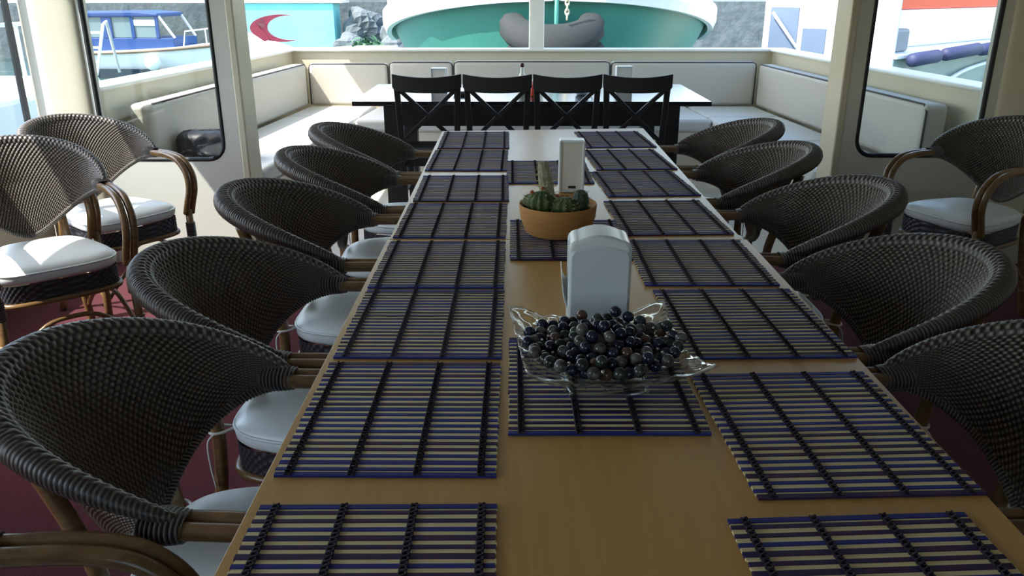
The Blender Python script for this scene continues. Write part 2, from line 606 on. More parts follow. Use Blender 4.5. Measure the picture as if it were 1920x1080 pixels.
# bulwarks with cap rails
b = MB().prism(quad(xl, 4.26, YS + 0.12, 0.80, 0.92), -0.6, 0.88)
struct(b.build('wall_port', M['cream']))
b = MB().prism(quad(xr, 4.26, YS + 0.12, 0.80, 0.92), -0.6, 0.88)
struct(b.build('wall_starboard', M['cream']))
struct(MB().box(xl(YS, 0.92), xr(YS, 0.92), YS, YS + 0.12, -0.6, 0.88).build('wall_stern', M['cream']))
struct(MB().prism(quad(xl, 4.26, YS + 0.15, 0.77, 0.96), 0.88, 0.905).build('trim_7', M['white_paint'], bevel=0.01))
struct(MB().prism(quad(xr, 4.26, YS + 0.15, 0.77, 0.96), 0.88, 0.905).build('trim_8', M['white_paint'], bevel=0.01))
struct(MB().box(xl(YS, 0.775), xr(YS, 0.775), YS - 0.03, YS + 0.15, 0.88, 0.905).build('trim_9', M['white_paint'], bevel=0.01))
# roof post on the stern rail
struct(MB().box(0.12, 0.25, YS - 0.02, YS + 0.11, 0.90, CEIL).build('trim_10', M['white_paint'], bevel=0.012))
for k, (px, py) in enumerate(((-2.1, YS + 0.03), (2.36, YS + 0.03))):
    pass

# U-shaped built-in bench
YBF = 6.36
bench = empty('stern_bench', 'cream built-in bench running round three sides of the stern deck', 'bench', (0.14, 6.9, 0))
def rel(o, p):
    o.parent = p
    o.matrix_parent_inverse = Matrix.Translation(-Vector(p.location))
    return o
for nm, poly in (('base', [(xl(YBF), YBF + 0.02), (xr(YBF), YBF + 0.02), (xr(YBF), YS - 0.005), (xl(YBF), YS - 0.005)]),
                 ('side_base', quad(xl, 4.44, YS - 0.005, 0.0, 0.795)), ('side_base', quad(xr, 4.44, YS - 0.005, 0.0, 0.795))):
    rel(MB().prism(poly, 0.0, 0.35).build(nm, M['bench'], bevel=0.006), bench)

def cushion(name, poly, z0, z1, m, label, cat, group, bev=0.028, pipe_z=None, pipe_face=None):
    cx = sum(p[0] for p in poly) / len(poly)
    cy = sum(p[1] for p in poly) / len(poly)
    e = empty(name, label, cat, (cx, cy, z0), 0, group)
    pl = [(p[0] - cx, p[1] - cy) for p in poly]
    o = MB().prism(pl, 0, z1 - z0).build('pad', m, e, bevel=bev, seg=4)
    smooth_by_angle(o, 60)
    ip = []
    n = len(pl)
    if pipe_z is not None:
        k = 0.955
        loop = [(p[0] * k if abs(p[0]) > 0.2 else p[0] * 0.9, p[1] * k if abs(p[1]) > 0.2 else p[1] * 0.9, pipe_z - z0) for p in pl]
        pts = []
        for i in range(n):
            a, c = Vector(loop[i]), Vector(loop[(i + 1) % n])
            pts += [a.lerp(c, 0.08), a.lerp(c, 0.5), a.lerp(c, 0.92)]
        MB().tube(pts, 0.0055, 6, closed=True).build('piping', M['piping'], e, smooth=True)
    if pipe_face:
        pts = [Vector(p) - Vector((cx, cy, z0)) for p in pipe_face]
        MB().tube(pts, 0.006, 6).build('piping', M['piping'], e, smooth=True)
    return e

GS, GB = 'bench seat cushions', 'bench backrest cushions'
def face_pipe_y(x0, x1, y, z0, z1):
    r = 0.035
    return [(x0 + 0.003, y, z0), (x0 + 0.003, y, z1 - r), (x0 + r * 0.3, y, z1 - r * 0.3), (x0 + r, y, z1), (x1 - r, y, z1), (x1 - r * 0.3, y, z1 - r * 0.3), (x1 - 0.003, y, z1 - r), (x1 - 0.003, y, z0)]

YB2 = 7.16     # front face of the stern backrest
g = 0.004
cushion('seat_cushion', [(xl(YBF) + g, YBF), (xr(YBF) - g, YBF), (xr(YB2) - g, YB2 - g), (xl(YB2) + g, YB2 - g)], 0.35, 0.45, M['cushion_seat'],
        'wide pale seat cushion along the stern behind the black table', 'cushion', GS)
cushion('seat_cushion', quad(xl, 6.55, YB2 - g, g, 0.585), 0.35, 0.45, M['cushion_seat'], 'sunlit pale seat cushion in the bench corner by the red and white speedboat', 'cushion', GS)
cushion('seat_cushion', quad(xl, 4.46, 6.54, g, 0.585), 0.35, 0.45, M['cushion_seat'], 'long sunlit white seat cushion with the black bag on it', 'cushion', GS)
cushion('seat_cushion', quad(xr, 6.53, YB2 - g, g, 0.585), 0.35, 0.45, M['cushion_seat'], 'shaded seat cushion in the bench corner by the white boat', 'cushion', GS)
cushion('seat_cushion', quad(xr, 5.42, 6.52, g, 0.585), 0.35, 0.45, M['cushion_seat'], 'shaded middle seat cushion on the bench arm by the white boat', 'cushion', GS)
cushion('seat_cushion', quad(xr, 4.46, 5.41, g, 0.585), 0.35, 0.45, M['cushion_seat'], 'shaded seat cushion beside the bulkhead on the bench arm by the white boat', 'cushion', GS)
bx = [xl(YB2, 0.58), -1.075, -0.526, 0.808, xr(YB2, 0.58)]
blab = ['sunlit stern backrest cushion in the corner beyond the overhanging table end', 'short grey stern backrest cushion with a napkin holder before it',
        'widest stern backrest cushion below the white roof post', 'grey stern backrest cushion in the shaded corner']
for i in range(4):
    a, c = bx[i] + g, bx[i + 1] - g
    zt = (0.80, 0.815, 0.82, 0.815)[i]
    cushion('back_cushion', [(a, YB2), (c, YB2), (c, YB2 + 0.13), (a, YB2 + 0.13)], 0.451, zt, M['cushion'], blab[i], 'cushion', GB, 0.03,
            pipe_face=face_pipe_y(a, c, YB2 + 0.012, 0.46, zt - 0.004))
cushion('back_cushion', quad(xl, 4.5, YB2 - g, 0.59, 0.72), 0.451, 0.80, M['cushion'], 'long tan side backrest cushion behind the window with the black bag', 'cushion', GB, 0.03,
        pipe_face=[(xl(y, 0.60), y, 0.796) for y in (4.53, 5.5, 6.5, 7.13)] + [(xl(7.15, 0.598), 7.15, 0.76), (xl(7.15, 0.596), 7.15, 0.47)])
cushion('back_cushion', quad(xr, 4.5, YB2 - g, 0.59, 0.72), 0.451, 0.80, M['cushion'], 'long grey side backrest cushion behind the window of the shaded bulkhead', 'cushion', GB, 0.03,
        pipe_face=[(xr(4.505, 0.60), 4.505, 0.47), (xr(4.505, 0.60), 4.505, 0.76)] + [(xr(y, 0.60), y, 0.796) for y in (4.54, 5.5, 6.5, 7.13)])

# black bag on the bench
bag = empty('bag', 'black leather bag lying on the sunlit bench behind the window', 'bag', (-1.742, 4.74, 0.452), R(1))
n1, n2 = 30, 24
th = np.linspace(0, 2 * PI, n2, endpoint=False)
P = np.zeros((n1, n2, 3))
for i in range(n1):
    s = -1 + 2 * i / (n1 - 1)
    r = (1 - abs(s) ** 10) ** 0.5
    for k in range(n2):
        c_, s_ = math.cos(th[k]), math.sin(th[k])
        e_ = 2 / 3.2
        yy = abs(c_) ** e_ * math.copysign(1, c_) * 0.11 * (0.35 + 0.65 * r)
        zz = abs(s_) ** e_ * math.copysign(1, s_) * 0.085 * (0.3 + 0.7 * r)
        wr = 0.004 * math.sin(17 * s + 3 * th[k]) + 0.003 * math.sin(9 * th[k] - 14 * s)
        P[i, k] = (0.198 * s, yy + wr, 0.086 + zz + (wr * 0.6 if s_ > -0.3 else 0))
bV = P.reshape(-1, 3)
np_mesh('body', bV, grid_faces(n1, n2, wrap_m=True), M['black_leather'], bag)
MB().tube([(-0.17, 0.0, 0.164), (-0.06, 0.004, 0.173), (0.06, 0.002, 0.173), (0.17, 0.0, 0.164)], 0.005, 6).build('zipper', M['slot'], bag, smooth=True)

# ------------------------------------------------------------------ the long beech table (two tables end to end)
TZ = 0.75
def beech_table(name, label, poly, peds):
    cx = sum(p[0] for p in poly) / 4
    cy = sum(p[1] for p in poly) / 4
    e = empty(name, label, 'table', (cx, cy, 0), 0, 'beech tables set end to end')
    pl = [(p[0] - cx, p[1] - cy) for p in poly]
    MB().prism(pl, TZ - 0.0035, TZ).build('tabletop', M['table'], e, bevel=0.001)
    MB().prism(pl, TZ - 0.027, TZ - 0.0035).build('edge_band', M['edge'], e, bevel=0.002)
    for y in peds:
        MB().lathe([(0.045, 0.03), (0.04, 0.05), (0.04, 0.69), (0.06, 0.70)], (0, y, 0), 20).build('pedestal', M['metal'], e)
        MB().box(-0.24, 0.24, y - 0.04, y + 0.04, 0.003, 0.034).build('foot', M['metal'], e, bevel=0.01)
        MB().box(-0.3, 0.3, y - 0.035, y + 0.035, 0.70, 0.7225).build('support_arm', M['metal'], e)
    return e
beech_table('dining_table', 'near beech table topped with the glass dish of beads', [(-0.340, 0.25), (0.618, 0.25), (0.618, 2.098), (-0.340, 2.098)], (-0.6, 0.6))
beech_table('dining_table', 'far beech table carrying the cactus bowl', [(-0.335, 2.102), (0.606, 2.102), (0.620, 4.00), (-0.346, 3.905)], (-0.55, 0.55))

# ------------------------------------------------------------------ bamboo placemats
def mat_slats(seed):
    """slats run across the width; local x width, y length; 24 dark slats with pale pairs between."""
    rnd = random.Random(seed)
    W, L = 0.302, 0.362
    b = MB()
    n = 21
    pitch = L / n
    for i in range(n + 1):
        y = -L / 2 + i * pitch
        wd = pitch * (0.40 if rnd.random() > 0.08 else 0.54)
        if i in (0, n):
            wd = pitch * 0.5
        b.slot = 1 if rnd.random() < 0.52 else 2
        dx = rnd.uniform(-0.0012, 0.0012)
        y0 = y - wd / 2 if 0 < i < n else (y if i == 0 else y - wd)
        b.box(-W / 2 + dx, W / 2 + dx, y0, y0 + wd, 0.0008, 0.0043)
        if i < n:
            b.slot = 0
            ya = (y0 + wd) + pitch * 0.03
            yb = -L / 2 + (i + 1) * pitch - pitch * 0.215
            if i == n - 1:
                yb = L / 2 - pitch * 0.53
            ym = (ya + yb) / 2
            for p, q in ((ya, ym - 0.00015), (ym + 0.00015, yb)):
                dx = rnd.uniform(-0.0012, 0.0012)
                b.box(-W / 2 + dx, W / 2 + dx, p, q, 0.0005, 0.0030)
    b.slot = 0
    return b, W, L, pitch, n

def mat_cord(x, L, pitch, n):
    b = MB()
    for sgn in (-1, 1):
        pts = []
        for k in range(n * 4 + 1):
            y = -L / 2 + k * pitch / 4
            pts.append((x + sgn * 0.0056 * math.sin(PI * k / 2 + PI / 4), y, 0.0050 + 0.0006 * math.cos(PI * k / 2) * sgn))
        b.tube(pts, 0.0018, 5)
    return b

protos = []
def make_mat(seed):
    e = empty('placemat', '', 'placemat', (0, 0, TZ), 0, 'striped bamboo placemats')
    b, W, L, pitch, n = mat_slats(seed)
    b.build('slat_panel', [M['slat_pale'], M['slat_navy'], M['slat_plum']], e)
    for fx in (0.07, 0.357, 0.652, 0.937):
        mat_cord(-W / 2 + W * fx, L, pitch, n).build('cord', M['cord'], e)
    return e

SUN, SHD = 'sunny side of the long table', 'shaded side of the long table'
SUC, SHC = 'sunny side', 'shaded side'
ordn = ['nearest', 'second', 'third', 'fourth', 'fifth', 'sixth', 'seventh', 'farthest']
mats = []
for i, (cx, cy, L, rz) in enumerate([(-0.172, 0.712, 0.358, 0.6), (-0.176, 1.137, 0.360, -0.2), (-0.175, 1.516, 0.354, -0.3), (-0.176, 1.889, 0.357, 0.0),
                                     (-0.175, 2.292, 0.374, -0.2), (-0.173, 2.701, 0.378, 0.7), (-0.181, 3.184, 0.407, -0.3), (-0.178, 3.648, 0.428, 0.6)]):
    mats.append((cx, cy, L, rz, '%s striped bamboo placemat %son the %s' % (ordn[i], '' if i in (0, 7) else 'from the near end ', SUN)))
for i, (cx, cy, L, rz) in enumerate([(0.424, 0.690, 0.360, 3.0), (0.458, 1.095, 0.366, 2.4), (0.460, 1.521, 0.358, 1.6), (0.442, 1.905, 0.351, 0.2),
                                     (0.436, 2.327, 0.381, 2.5), (0.437, 2.775, 0.381, 4.0), (0.439, 3.202, 0.401, 3.6), (0.438, 3.668, 0.408, 3.4)]):
    mats.append((cx, cy, L, rz, '%s striped bamboo placemat %son the %s' % (ordn[i], '' if i in (0, 7) else 'from the near end ', SHD)))
mats += [(0.141, 1.25, 0.36, 0.2, 'striped bamboo placemat under the square glass dish of beads'),
         (0.138, 2.098, 0.369, 0.2, 'striped bamboo placemat under the round cactus bowl'),
         (0.120, 2.965, 0.392, 0.3, 'striped bamboo placemat behind the slim white napkin dispenser')]
src = [make_mat(s) for s in (3, 11, 29, 47)]
for i, (cx, cy, L, rz, lab) in enumerate(mats):
    e = src[i] if i < 4 else copy_tree(src[i % 4])
    e.location = (cx, cy, TZ)
    e.rotation_euler = (0, 0, R(rz + (180 if i % 3 == 1 else 0)))
    e.scale = (1.0, L / 0.362, 1.0)
    e['label'] = lab

# ------------------------------------------------------------------ woven rattan armchairs
def chair_shell_parts(root):
    NU, NV, NL = 120, 34, 8             # strands along, rows up the back, rows over the rolled lip
    su, sv = 6, 5
    nu = NU * su + 1
    A, B, PHM = 0.268, 0.240, R(92)

    def edge(U):
        phi = U * PHM
        c = np.cos(np.clip(np.abs(U), 0, 1) * PI / 2)
        zt = 0.690 + 0.016 + 0.122 * np.power(c, 0.92)
        zb = 0.690 - 0.016 - 0.175 * np.power(c, 1.9)
        return phi, c, zt, zb

    def at(U, z):
        phi, c, zt, zb = edge(U)
        dz = z - 0.69
        off = np.where(dz > 0, 0.34 * dz + 1.0 * dz * dz, 0.50 * dz) * np.sqrt(np.clip(c, 0, 1))
        cp = np.clip(phi, -PI / 2, PI / 2)
        over = np.clip(np.abs(phi) - PI / 2, 0, None)
        return np.stack(np.broadcast_arrays(-(A + off) * np.cos(cp) + A * over, (B + off) * np.sin(cp), z), -1)

    def main(U, V):
        phi, c, zt, zb = edge(U)
        return at(U, zb + (zt - zb) * V)

    def lip(U, a):
        phi, c, zt, zb = edge(U)
        rl = 0.0045 + 0.0215 * np.power(c, 0.6)
        top = at(U + 0 * a, zt + 0 * a)
        cp = np.clip(phi, -PI / 2, PI / 2)
        out = np.stack(np.broadcast_arrays(-np.cos(cp), np.sin(cp), 0 * cp * a), -1)
        return top + out * (rl * (1 - np.cos(a)))[..., None] + np.array([0, 0, 1.0]) * (rl * np.sin(a))[..., None]

    def normals(P, flip_ref):
        Tu, Tv = np.gradient(P, axis=0), np.gradient(P, axis=1)
        N = np.cross(Tu, Tv)
        N /= (np.linalg.norm(N, axis=2)[..., None] + 1e-9)
        return N, Tv

    U = np.linspace(-1, 1, nu)[:, None]
    cu = (U + 1) / 2 * NU
    nv = NV * sv + 1
    V = np.linspace(0, 1, nv)[None, :]
    P = main(U, V)
    N, Tv = normals(P, None)
    sg = np.sign(np.sum(N * (np.array([0.1, 0, 0.7]) - P), -1).mean())
    N *= sg
    h = np.sin(PI * cu) * np.sin(PI * V * NV)
    fade = np.clip(np.linalg.norm(Tv, axis=2) * sv / 0.006, 0.12, 1.0)
    front = P + N * (0.0025 + 0.0028 * h * fade)[..., None]
    Pb, Nb, hb = P[::2, ::2], N[::2, ::2], -h[::2, ::2]
    back = Pb - Nb * (0.0025 + 0.0022 * hb)[..., None]
    VV = np.concatenate([front.reshape(-1, 3), back.reshape(-1, 3)])
    S = np.concatenate([(0.5 + 0.5 * h).reshape(-1), (0.5 + 0.5 * hb).reshape(-1)])  # weave height doubles as painted highlight and shade
    np_mesh('backrest', VV, np.concatenate([grid_faces(nu, nv), grid_faces(*Pb.shape[:2])[:, ::-1] + nu * nv]), M['weave'], root, S)
    # rolled lip: the same rows carry on over the top, then run down as long strands
    nl = NL * 5 + 1
    Aa = np.linspace(0, R(250), nl)[None, :]
    L = lip(U, Aa)
    N2, _ = normals(L, None)
    phi = U * PHM
    rows = np.linspace(0, NL, nl)[None, :]
    h1 = np.sin(PI * cu) * np.sin(PI * rows)
    h2 = 0.62 * np.sin(2 * PI * cu * 1.15 + 0.7 * rows) * (0.72 + 0.28 * np.sin(PI * rows * 0.45 + 2.4 * np.floor(cu + 0.09 * rows)))
    k = np.clip((Aa - R(70)) / R(40), 0, 1)
    hh = h1 * (1 - k) + h2 * k
    ctr = L[:, nl // 3:nl // 3 + 1]
    mid = (L[:, :1] + L[:, nl // 2:nl // 2 + 1]) / 2
    sg = np.sign(np.sum(N2 * (L - mid), -1).mean())
    c1 = np.cos(np.abs(U) * PI / 2)
    L2 = L + N2 * sg * (0.0025 + 0.0022 * hh * (0.4 + 0.6 * c1))[..., None]
    np_mesh('back_rim', L2.reshape(-1, 3), grid_faces(nu, nl), M['weave_rim'], root, (0.5 + 0.5 * hh).reshape(-1))
    # bound lower edge
    uu = np.linspace(-1, 1, 700)[:, None]
    bot = main(uu, np.zeros((1, 1)))[:, 0]
    Vr, Fr, Sr = rail(bot, 0.0085, 12, 110, 0.003, 2)
    np_mesh('lower_rim', Vr, Fr, M['weave_rim'], root, Sr)

def spline(pts, n):
    """Catmull-Rom through pts."""
    pts = [Vector(p) for p in pts]
    out = []
    m = len(pts) - 1
    for i in range(n + 1):
        t = i / n * m
        k = min(int(t), m - 1)
        f = t - k
        p0 = pts[max(k - 1, 0)]; p1 = pts[k]; p2 = pts[k + 1]; p3 = pts[min(k + 2, m)]
        out.append(0.5 * ((2 * p1) + (p2 - p0) * f + (2 * p0 - 5 * p1 + 4 * p2 - p3) * f * f + (3 * p1 - p0 - 3 * p2 + p3) * f ** 3))
    return out

def seat_outline(n, hx0, hx1, hy, k=1.0, e=0.42):
    pts = []
    for i in range(n):
        t = 2 * PI * i / n
        c, s = math.cos(t), math.sin(t)
        x = abs(c) ** e * math.copysign(1, c)
        y = abs(s) ** e * math.copysign(1, s)
        xx = x * (hx1 if x > 0 else hx0)
        pts.append((xx * k, y * hy * (1 + 0.17 * x) * k))
    return pts

def make_rattan_chair():
    root = empty('rattan_armchair', '', 'chair', (0, 0, 0), 0, 'rattan armchairs')
    chair_shell_parts(root)
    # twin-pole arms that bend down to the front legs
    for s in (-1, 1):
        b = MB()
        for d in (-0.0145, 0.0145):
            y0 = s * 0.238 + d
            pts = spline([(-0.03, y0 + s * 0.002, 0.690), (0.04, y0, 0.691), (0.13, y0, 0.690), (0.205, y0, 0.672), (0.258, y0 - s * 0.002, 0.620), (0.268, y0 - s * 0.006, 0.555), (0.248, y0 - s * 0.010, 0.490), (0.232, y0 - s * 0.012, 0.440)], 42)
            b.tube(pts, 0.0135, 12)
        b.build('arm', M['pole'], root, smooth=True)
        P = np.array([(-0.040 + 0.065 * i / 60, s * 0.240, 0.690) for i in range(61)])
        rad = 0.0185 + 0.004 * np.sin(np.linspace(0.3, PI, 61))
        Vb, Fb, Sb = rail(P, rad, 20, 9, 0.0045, 2, flat=1.45)
        np_mesh('arm_binding', Vb, Fb, M['binding'], root, Sb)
    # legs with joint rings
    for s in (-1, 1):
        b = MB().tube([(0.236, s * 0.222, 0.46), (0.24, s * 0.226, 0.2), (0.245, s * 0.232, 0.0)], [0.016, 0.0155, 0.015], 12)
        for z in (0.10, 0.24):
            b.tube([(0.2425, s * 0.229, z - 0.004), (0.2425, s * 0.229, z), (0.2425, s * 0.229, z + 0.004)], [0.0160, 0.0178, 0.0160], 12)
        b.build('front_leg', M['pole'], root, smooth=True)
        b = MB().tube(spline([(-0.287, s * 0.138, 0.77), (-0.262, s * 0.134, 0.69), (-0.226, s * 0.128, 0.58), (-0.198, s * 0.130, 0.46), (-0.206, s * 0.150, 0.26), (-0.245, s * 0.18, 0.0)], 24), 0.0155, 12)
        for z, x, y in ((0.12, -0.226, 0.168), (0.26, -0.207, 0.152)):
            b.tube([(x, s * y, z - 0.004), (x, s * y, z), (x, s * y, z + 0.004)], [0.0160, 0.0178, 0.0160], 12)
        b.build('back_leg', M['pole'], root, smooth=True)
        P = np.array([(0.2335, s * 0.2225, 0.33 + 0.07 * i / 40) for i in range(41)])
        P[:, 0] += 0.003
        Vb, Fb, Sb = rail(P + np.array([0, 0, 0]), 0.0205, 14, 9, 0.004, 1)
        np_mesh('leg_binding', Vb, Fb, M['binding'], root, Sb)
        MB().tube(spline([(0.238, s * 0.225, 0.16), (0.12, s * 0.215, 0.25), (0.0, s * 0.205, 0.285), (-0.12, s * 0.175, 0.25), (-0.220, s * 0.162, 0.16)], 18), 0.009, 8).build('stretcher', M['pole'], root, smooth=True)
    MB().tube(spline([(0.240, -0.222, 0.16), (0.235, -0.1, 0.27), (0.232, 0, 0.29), (0.235, 0.1, 0.27), (0.240, 0.222, 0.16)], 18), 0.009, 8).build('stretcher', M['pole'], root, smooth=True)
    # woven seat apron
    out = seat_outline(220, 0.170, 0.215, 0.186)
    nz = 17
    Vv, Ss = [], []
    for j in range(nz):
        z = 0.362 + 0.068 * j / (nz - 1)
        for i, (x, y) in enumerate(out):
            h = math.sin(PI * i / 2.5) * math.sin(PI * j / 2.5)
            k = 1 + 0.010 * h
            Vv.append((x * k, y * k, z))
            Ss.append(0.5 + 0.5 * h)
    np_mesh('seat_apron', np.array(Vv), grid_faces(nz, 220, wrap_m=True), M['apron'], root, Ss)
    lp = seat_outline(60, 0.174, 0.218, 0.189)
    MB().tube([(x, y, 0.358) for x, y in lp], 0.010, 8, closed=True).build('seat_frame', M['pole'], root, smooth=True)
    # padded vinyl cushion
    n = 72
    prof = [(0.0, 0.431), (0.70, 0.431), (0.965, 0.432), (1.0, 0.440), (1.012, 0.455), (1.0, 0.468), (0.96, 0.479), (0.85, 0.489), (0.6, 0.496), (0.3, 0.499), (0.0, 0.5)]
    base = seat_outline(n, 0.176, 0.222, 0.192, 1.0, 0.5)
    Pc = np.zeros((len(prof), n, 3))
    for j, (k, z) in enumerate(prof):
        for i, (x, y) in enumerate(base):
            Pc[j, i] = (x * max(k, 0.001), y * max(k, 0.001), z)
    cu = np_mesh('seat_cushion', Pc.reshape(-1, 3), grid_faces(len(prof), n, wrap_m=True), M['vinyl'], root)
    MB().tube([(x * 1.008, y * 1.008, 0.466) for x, y in base], 0.0038, 6, closed=True).build('piping', M['vinyl'], cu, smooth=True)
    for s in (-1, 1):
        b = MB().tube(spline([(-0.158, s * 0.118, 0.466), (-0.182, s * 0.140, 0.462), (-0.206, s * 0.146, 0.460), (-0.218, s * 0.128, 0.460), (-0.200, s * 0.108, 0.461), (-0.170, s * 0.112, 0.464)], 24), 0.0034, 6)
        b.tube(spline([(-0.200, s * 0.147, 0.46), (-0.214, s * 0.156, 0.44), (-0.212, s * 0.160, 0.38), (-0.204, s * 0.164, 0.33)], 14), 0.0022, 5)
        b.build('tie', M['tie'], cu, smooth=True)
    return root

chair0 = make_rattan_chair()
XCL, XCR = -0.457, 0.722
C = 'brown rattan armchair at the long table, '
spots = [
    (-0.675, 0.645, 4, C + 'nearest and pulled back on the ' + SUC),
    (XCL - 0.005, 1.195, -4, C + 'second from the near end on the ' + SUC),
    (XCL - 0.006, 1.732, -3, C + 'third from the near end on the ' + SUC),
    (XCL - 0.008, 2.290, -1, C + 'fourth from the near end on the ' + SUC),
    (XCL + 0.004, 2.86, 2, C + 'fifth from the near end on the ' + SUC),
    (XCL - 0.012, 3.41, -2, C + 'farthest on the ' + SUC),
    (XCR + 0.012, 1.205, 182, C + 'nearest on the ' + SHC),
    (XCR - 0.004, 1.765, 183, C + 'second from the near end on the ' + SHC),
    (XCR + 0.016, 2.345, 180, C + 'third from the near end on the ' + SHC),
    (XCR - 0.005, 2.97, 178, C + 'fourth from the near end on the ' + SHC),
    (XCR + 0.04, 3.54, 181, C + 'farthest on the ' + SHC),
    (-1.72, 2.86, -48, 'sunlit rattan armchair standing by the side windows, nearer of two'),
    (-1.77, 3.50, -34, 'half sunlit rattan armchair in the corner below the bulkhead window'),
    (1.99, 3.50, 205, 'dark rattan armchair standing alone against the shaded bulkhead'),
]
for i, (x, y, rz, lab) in enumerate(spots):
    e = chair0 if i == 0 else copy_tree(chair0)
    e.location = (x, y, 0)
    e.rotation_euler = (0, 0, R(rz))
    e.scale = (0.985, 0.975, 0.97 if 1.0 < y < 1.8 else 1.0)
    e['label'] = lab

# ------------------------------------------------------------------ things on the beech tables
# near napkin dispenser: domed white body, grey front, napkin corner sticking out
nd = empty('napkin_dispenser', 'tall domed white napkin dispenser behind the glass dish of beads', 'napkin dispenser', (0.158, 1.475, TZ), R(-1.5), 'napkin dispensers')
def dome(hw, z0, zs, zt, n=16):
    """rounded-top outline: straight sides to zs, arch to zt."""
    p = [(-hw, z0)]
    p += [(hw, z0)]
    for k in range(n + 1):
        t = k / n
        a = PI * t / 2
        p.append((hw - 0.018 * (1 - math.cos(a)), zs + 0.018 * math.sin(a)))
    m = 10
    x1 = hw - 0.018
    for k in range(1, m):
        t = k / m
        x = x1 * (1 - 2 * t)
        p.append((x, zs + 0.018 + (zt - zs - 0.018) * (1 - (x / x1) ** 2)))
    for k in range(n + 1):
        a = PI / 2 * (1 - k / n)
        p.append((-(hw - 0.018 * (1 - math.cos(a))), zs + 0.018 * math.sin(a)))
    return p
TY = lambda a, b_, c: (a, c, b_)
smooth_by_angle(MB().prism(dome(0.058, 0.001, 0.175, 0.203), -0.042, 0.045, TY).build('body', M['plastic'], nd, bevel=0.007, seg=3), 50)
smooth_by_angle(MB().prism(dome(0.0545, 0.012, 0.160, 0.184), -0.0455, -0.040, TY).build('front_panel', M['plastic_grey'], nd, bevel=0.003, seg=2), 50)
MB().box(-0.056, 0.056, -0.0432, -0.0415, 0.030, 0.0312).build('seam', M['slot'], nd)
nap = MB()
Pn = np.zeros((8, 6, 3))
for i in range(8):
    for j in range(6):
        u, v = i / 7, j / 5
        Pn[i, j] = (-0.057 - 0.026 * u + 0.012 * u * u, -0.02 + 0.05 * v, 0.075 + 0.05 * (1 - u) * (v - 0.5) + 0.055 * u ** 1.5)
nap.grid(Pn)
o = nap.build('napkin', M['paper'], nd, smooth=True)
o.modifiers.new('thick', 'SOLIDIFY').thickness = 0.0015
# far napkin dispenser: slim box with raised frame
def slim_dispenser(label, loc, rz, w_=0.083, h_=0.172, slot=True):
    e = empty('napkin_dispenser', label, 'napkin dispenser', loc, R(rz), 'napkin dispensers')
    hw = w_ / 2
    MB().box(-hw, hw, -0.024, 0.034, 0.001, h_).build('body', M['plastic'], e, bevel=0.006, seg=3)
    fr = MB()
    fr.box(-hw, -hw + 0.008, -0.032, -0.022, 0.004, h_ - 0.001).box(hw - 0.008, hw, -0.032, -0.022, 0.004, h_ - 0.001)
    fr.box(-hw + 0.008, hw - 0.008, -0.032, -0.022, h_ - 0.009, h_ - 0.001).box(-hw + 0.008, hw - 0.008, -0.032, -0.022, 0.004, 0.010)
    fr.build('frame', M['plastic'], e, bevel=0.003)
    MB().box(-hw + 0.008, hw - 0.008, -0.026, -0.023, 0.010, h_ - 0.009).build('napkin', M['paper'], e)
    if slot:
        MB().box(-0.010, 0.014, -0.0285, -0.0255, 0.016, 0.024).build('slot', M['slot'], e)
    return e
slim_dispenser('slim white napkin dispenser standing behind the cactus bowl', (0.184, 2.66, TZ), -1)
slim_dispenser('small white napkin holder on the black table behind its first cross-back chair', (-0.50, 5.52, TZ), 0, 0.105, 0.155, False)
slim_dispenser('small white napkin holder on the black table near the shaded bench corner', (0.715, 5.55, TZ), 4, 0.110, 0.165, False)

# cactus bowl
pc = empty('cactus_bowl', 'round terracotta bowl planted with four small cacti', 'potted plant', (0.115, 2.145, TZ + 0.0066))
MB().lathe([(0.078, 0.0), (0.088, 0.008), (0.101, 0.045), (0.1045, 0.078), (0.103, 0.082), (0.098, 0.080), (0.094, 0.058), (0.002, 0.056)], seg=48).build('pot', M['clay'], pc, smooth=True)
smooth_by_angle(pc.children[0], 40)
MB().lathe([(0.002, 0.0665), (0.05, 0.066), (0.095, 0.062), (0.095, 0.058), (0.002, 0.058)], seg=40).build('soil', M['soil'], pc, smooth=True)
def cactus(loc, prof, ribs, depth, m, lean=(0, 0), spines=0, seed=1, nm='cactus'):
    b = MB().lathe(prof, (0, 0, 0), ribs * 6 if ribs else 24, (lambda t, z: 1 + depth * math.cos(ribs * t)) if ribs else None)
    for i, (x, y, z) in enumerate(b.v):
        b.v[i] = (x + loc[0] + lean[0] * z, y + loc[1] + lean[1] * z, z + loc[2])
    o = b.build(nm, m, pc, smooth=True)
    if spines:
        rnd = random.Random(seed)
        sp = MB()
        for k in range(ribs if ribs else 14):
            t = 2 * PI * k / (ribs or 14)
            for q in range(spines):
                z = prof[0][1] + (prof[-1][1] - prof[0][1]) * (q + 0.6) / spines
                r = np.interp(z, [p[1] for p in prof], [p[0] for p in prof]) * (1 + depth)
                for w_ in range(3):
                    a = t + rnd.uniform(-0.5, 0.5)
                    p = (loc[0] + lean[0] * z + r * math.cos(t), loc[1] + lean[1] * z + r * math.sin(t), loc[2] + z)
                    L = rnd.uniform(0.006, 0.011)
                    sp.tube([p, (p[0] + L * math.cos(a), p[1] + L * math.sin(a), p[2] + rnd.uniform(-0.3, 0.9) * L)], [0.0006, 0.0002], 3)
        sp.build('spines', M['spine'], o)
    return o
globe = lambda r, h: [(r * 0.55, 0), (r * 0.9, h * 0.2), (r, h * 0.45), (r * 0.92, h * 0.7), (r * 0.62, h * 0.9), (r * 0.25, h * 0.985), (0.001, h)]
cactus((-0.046, -0.02, 0.06), globe(0.036, 0.058), 11, 0.10, M['cactus'], spines=4, seed=2)
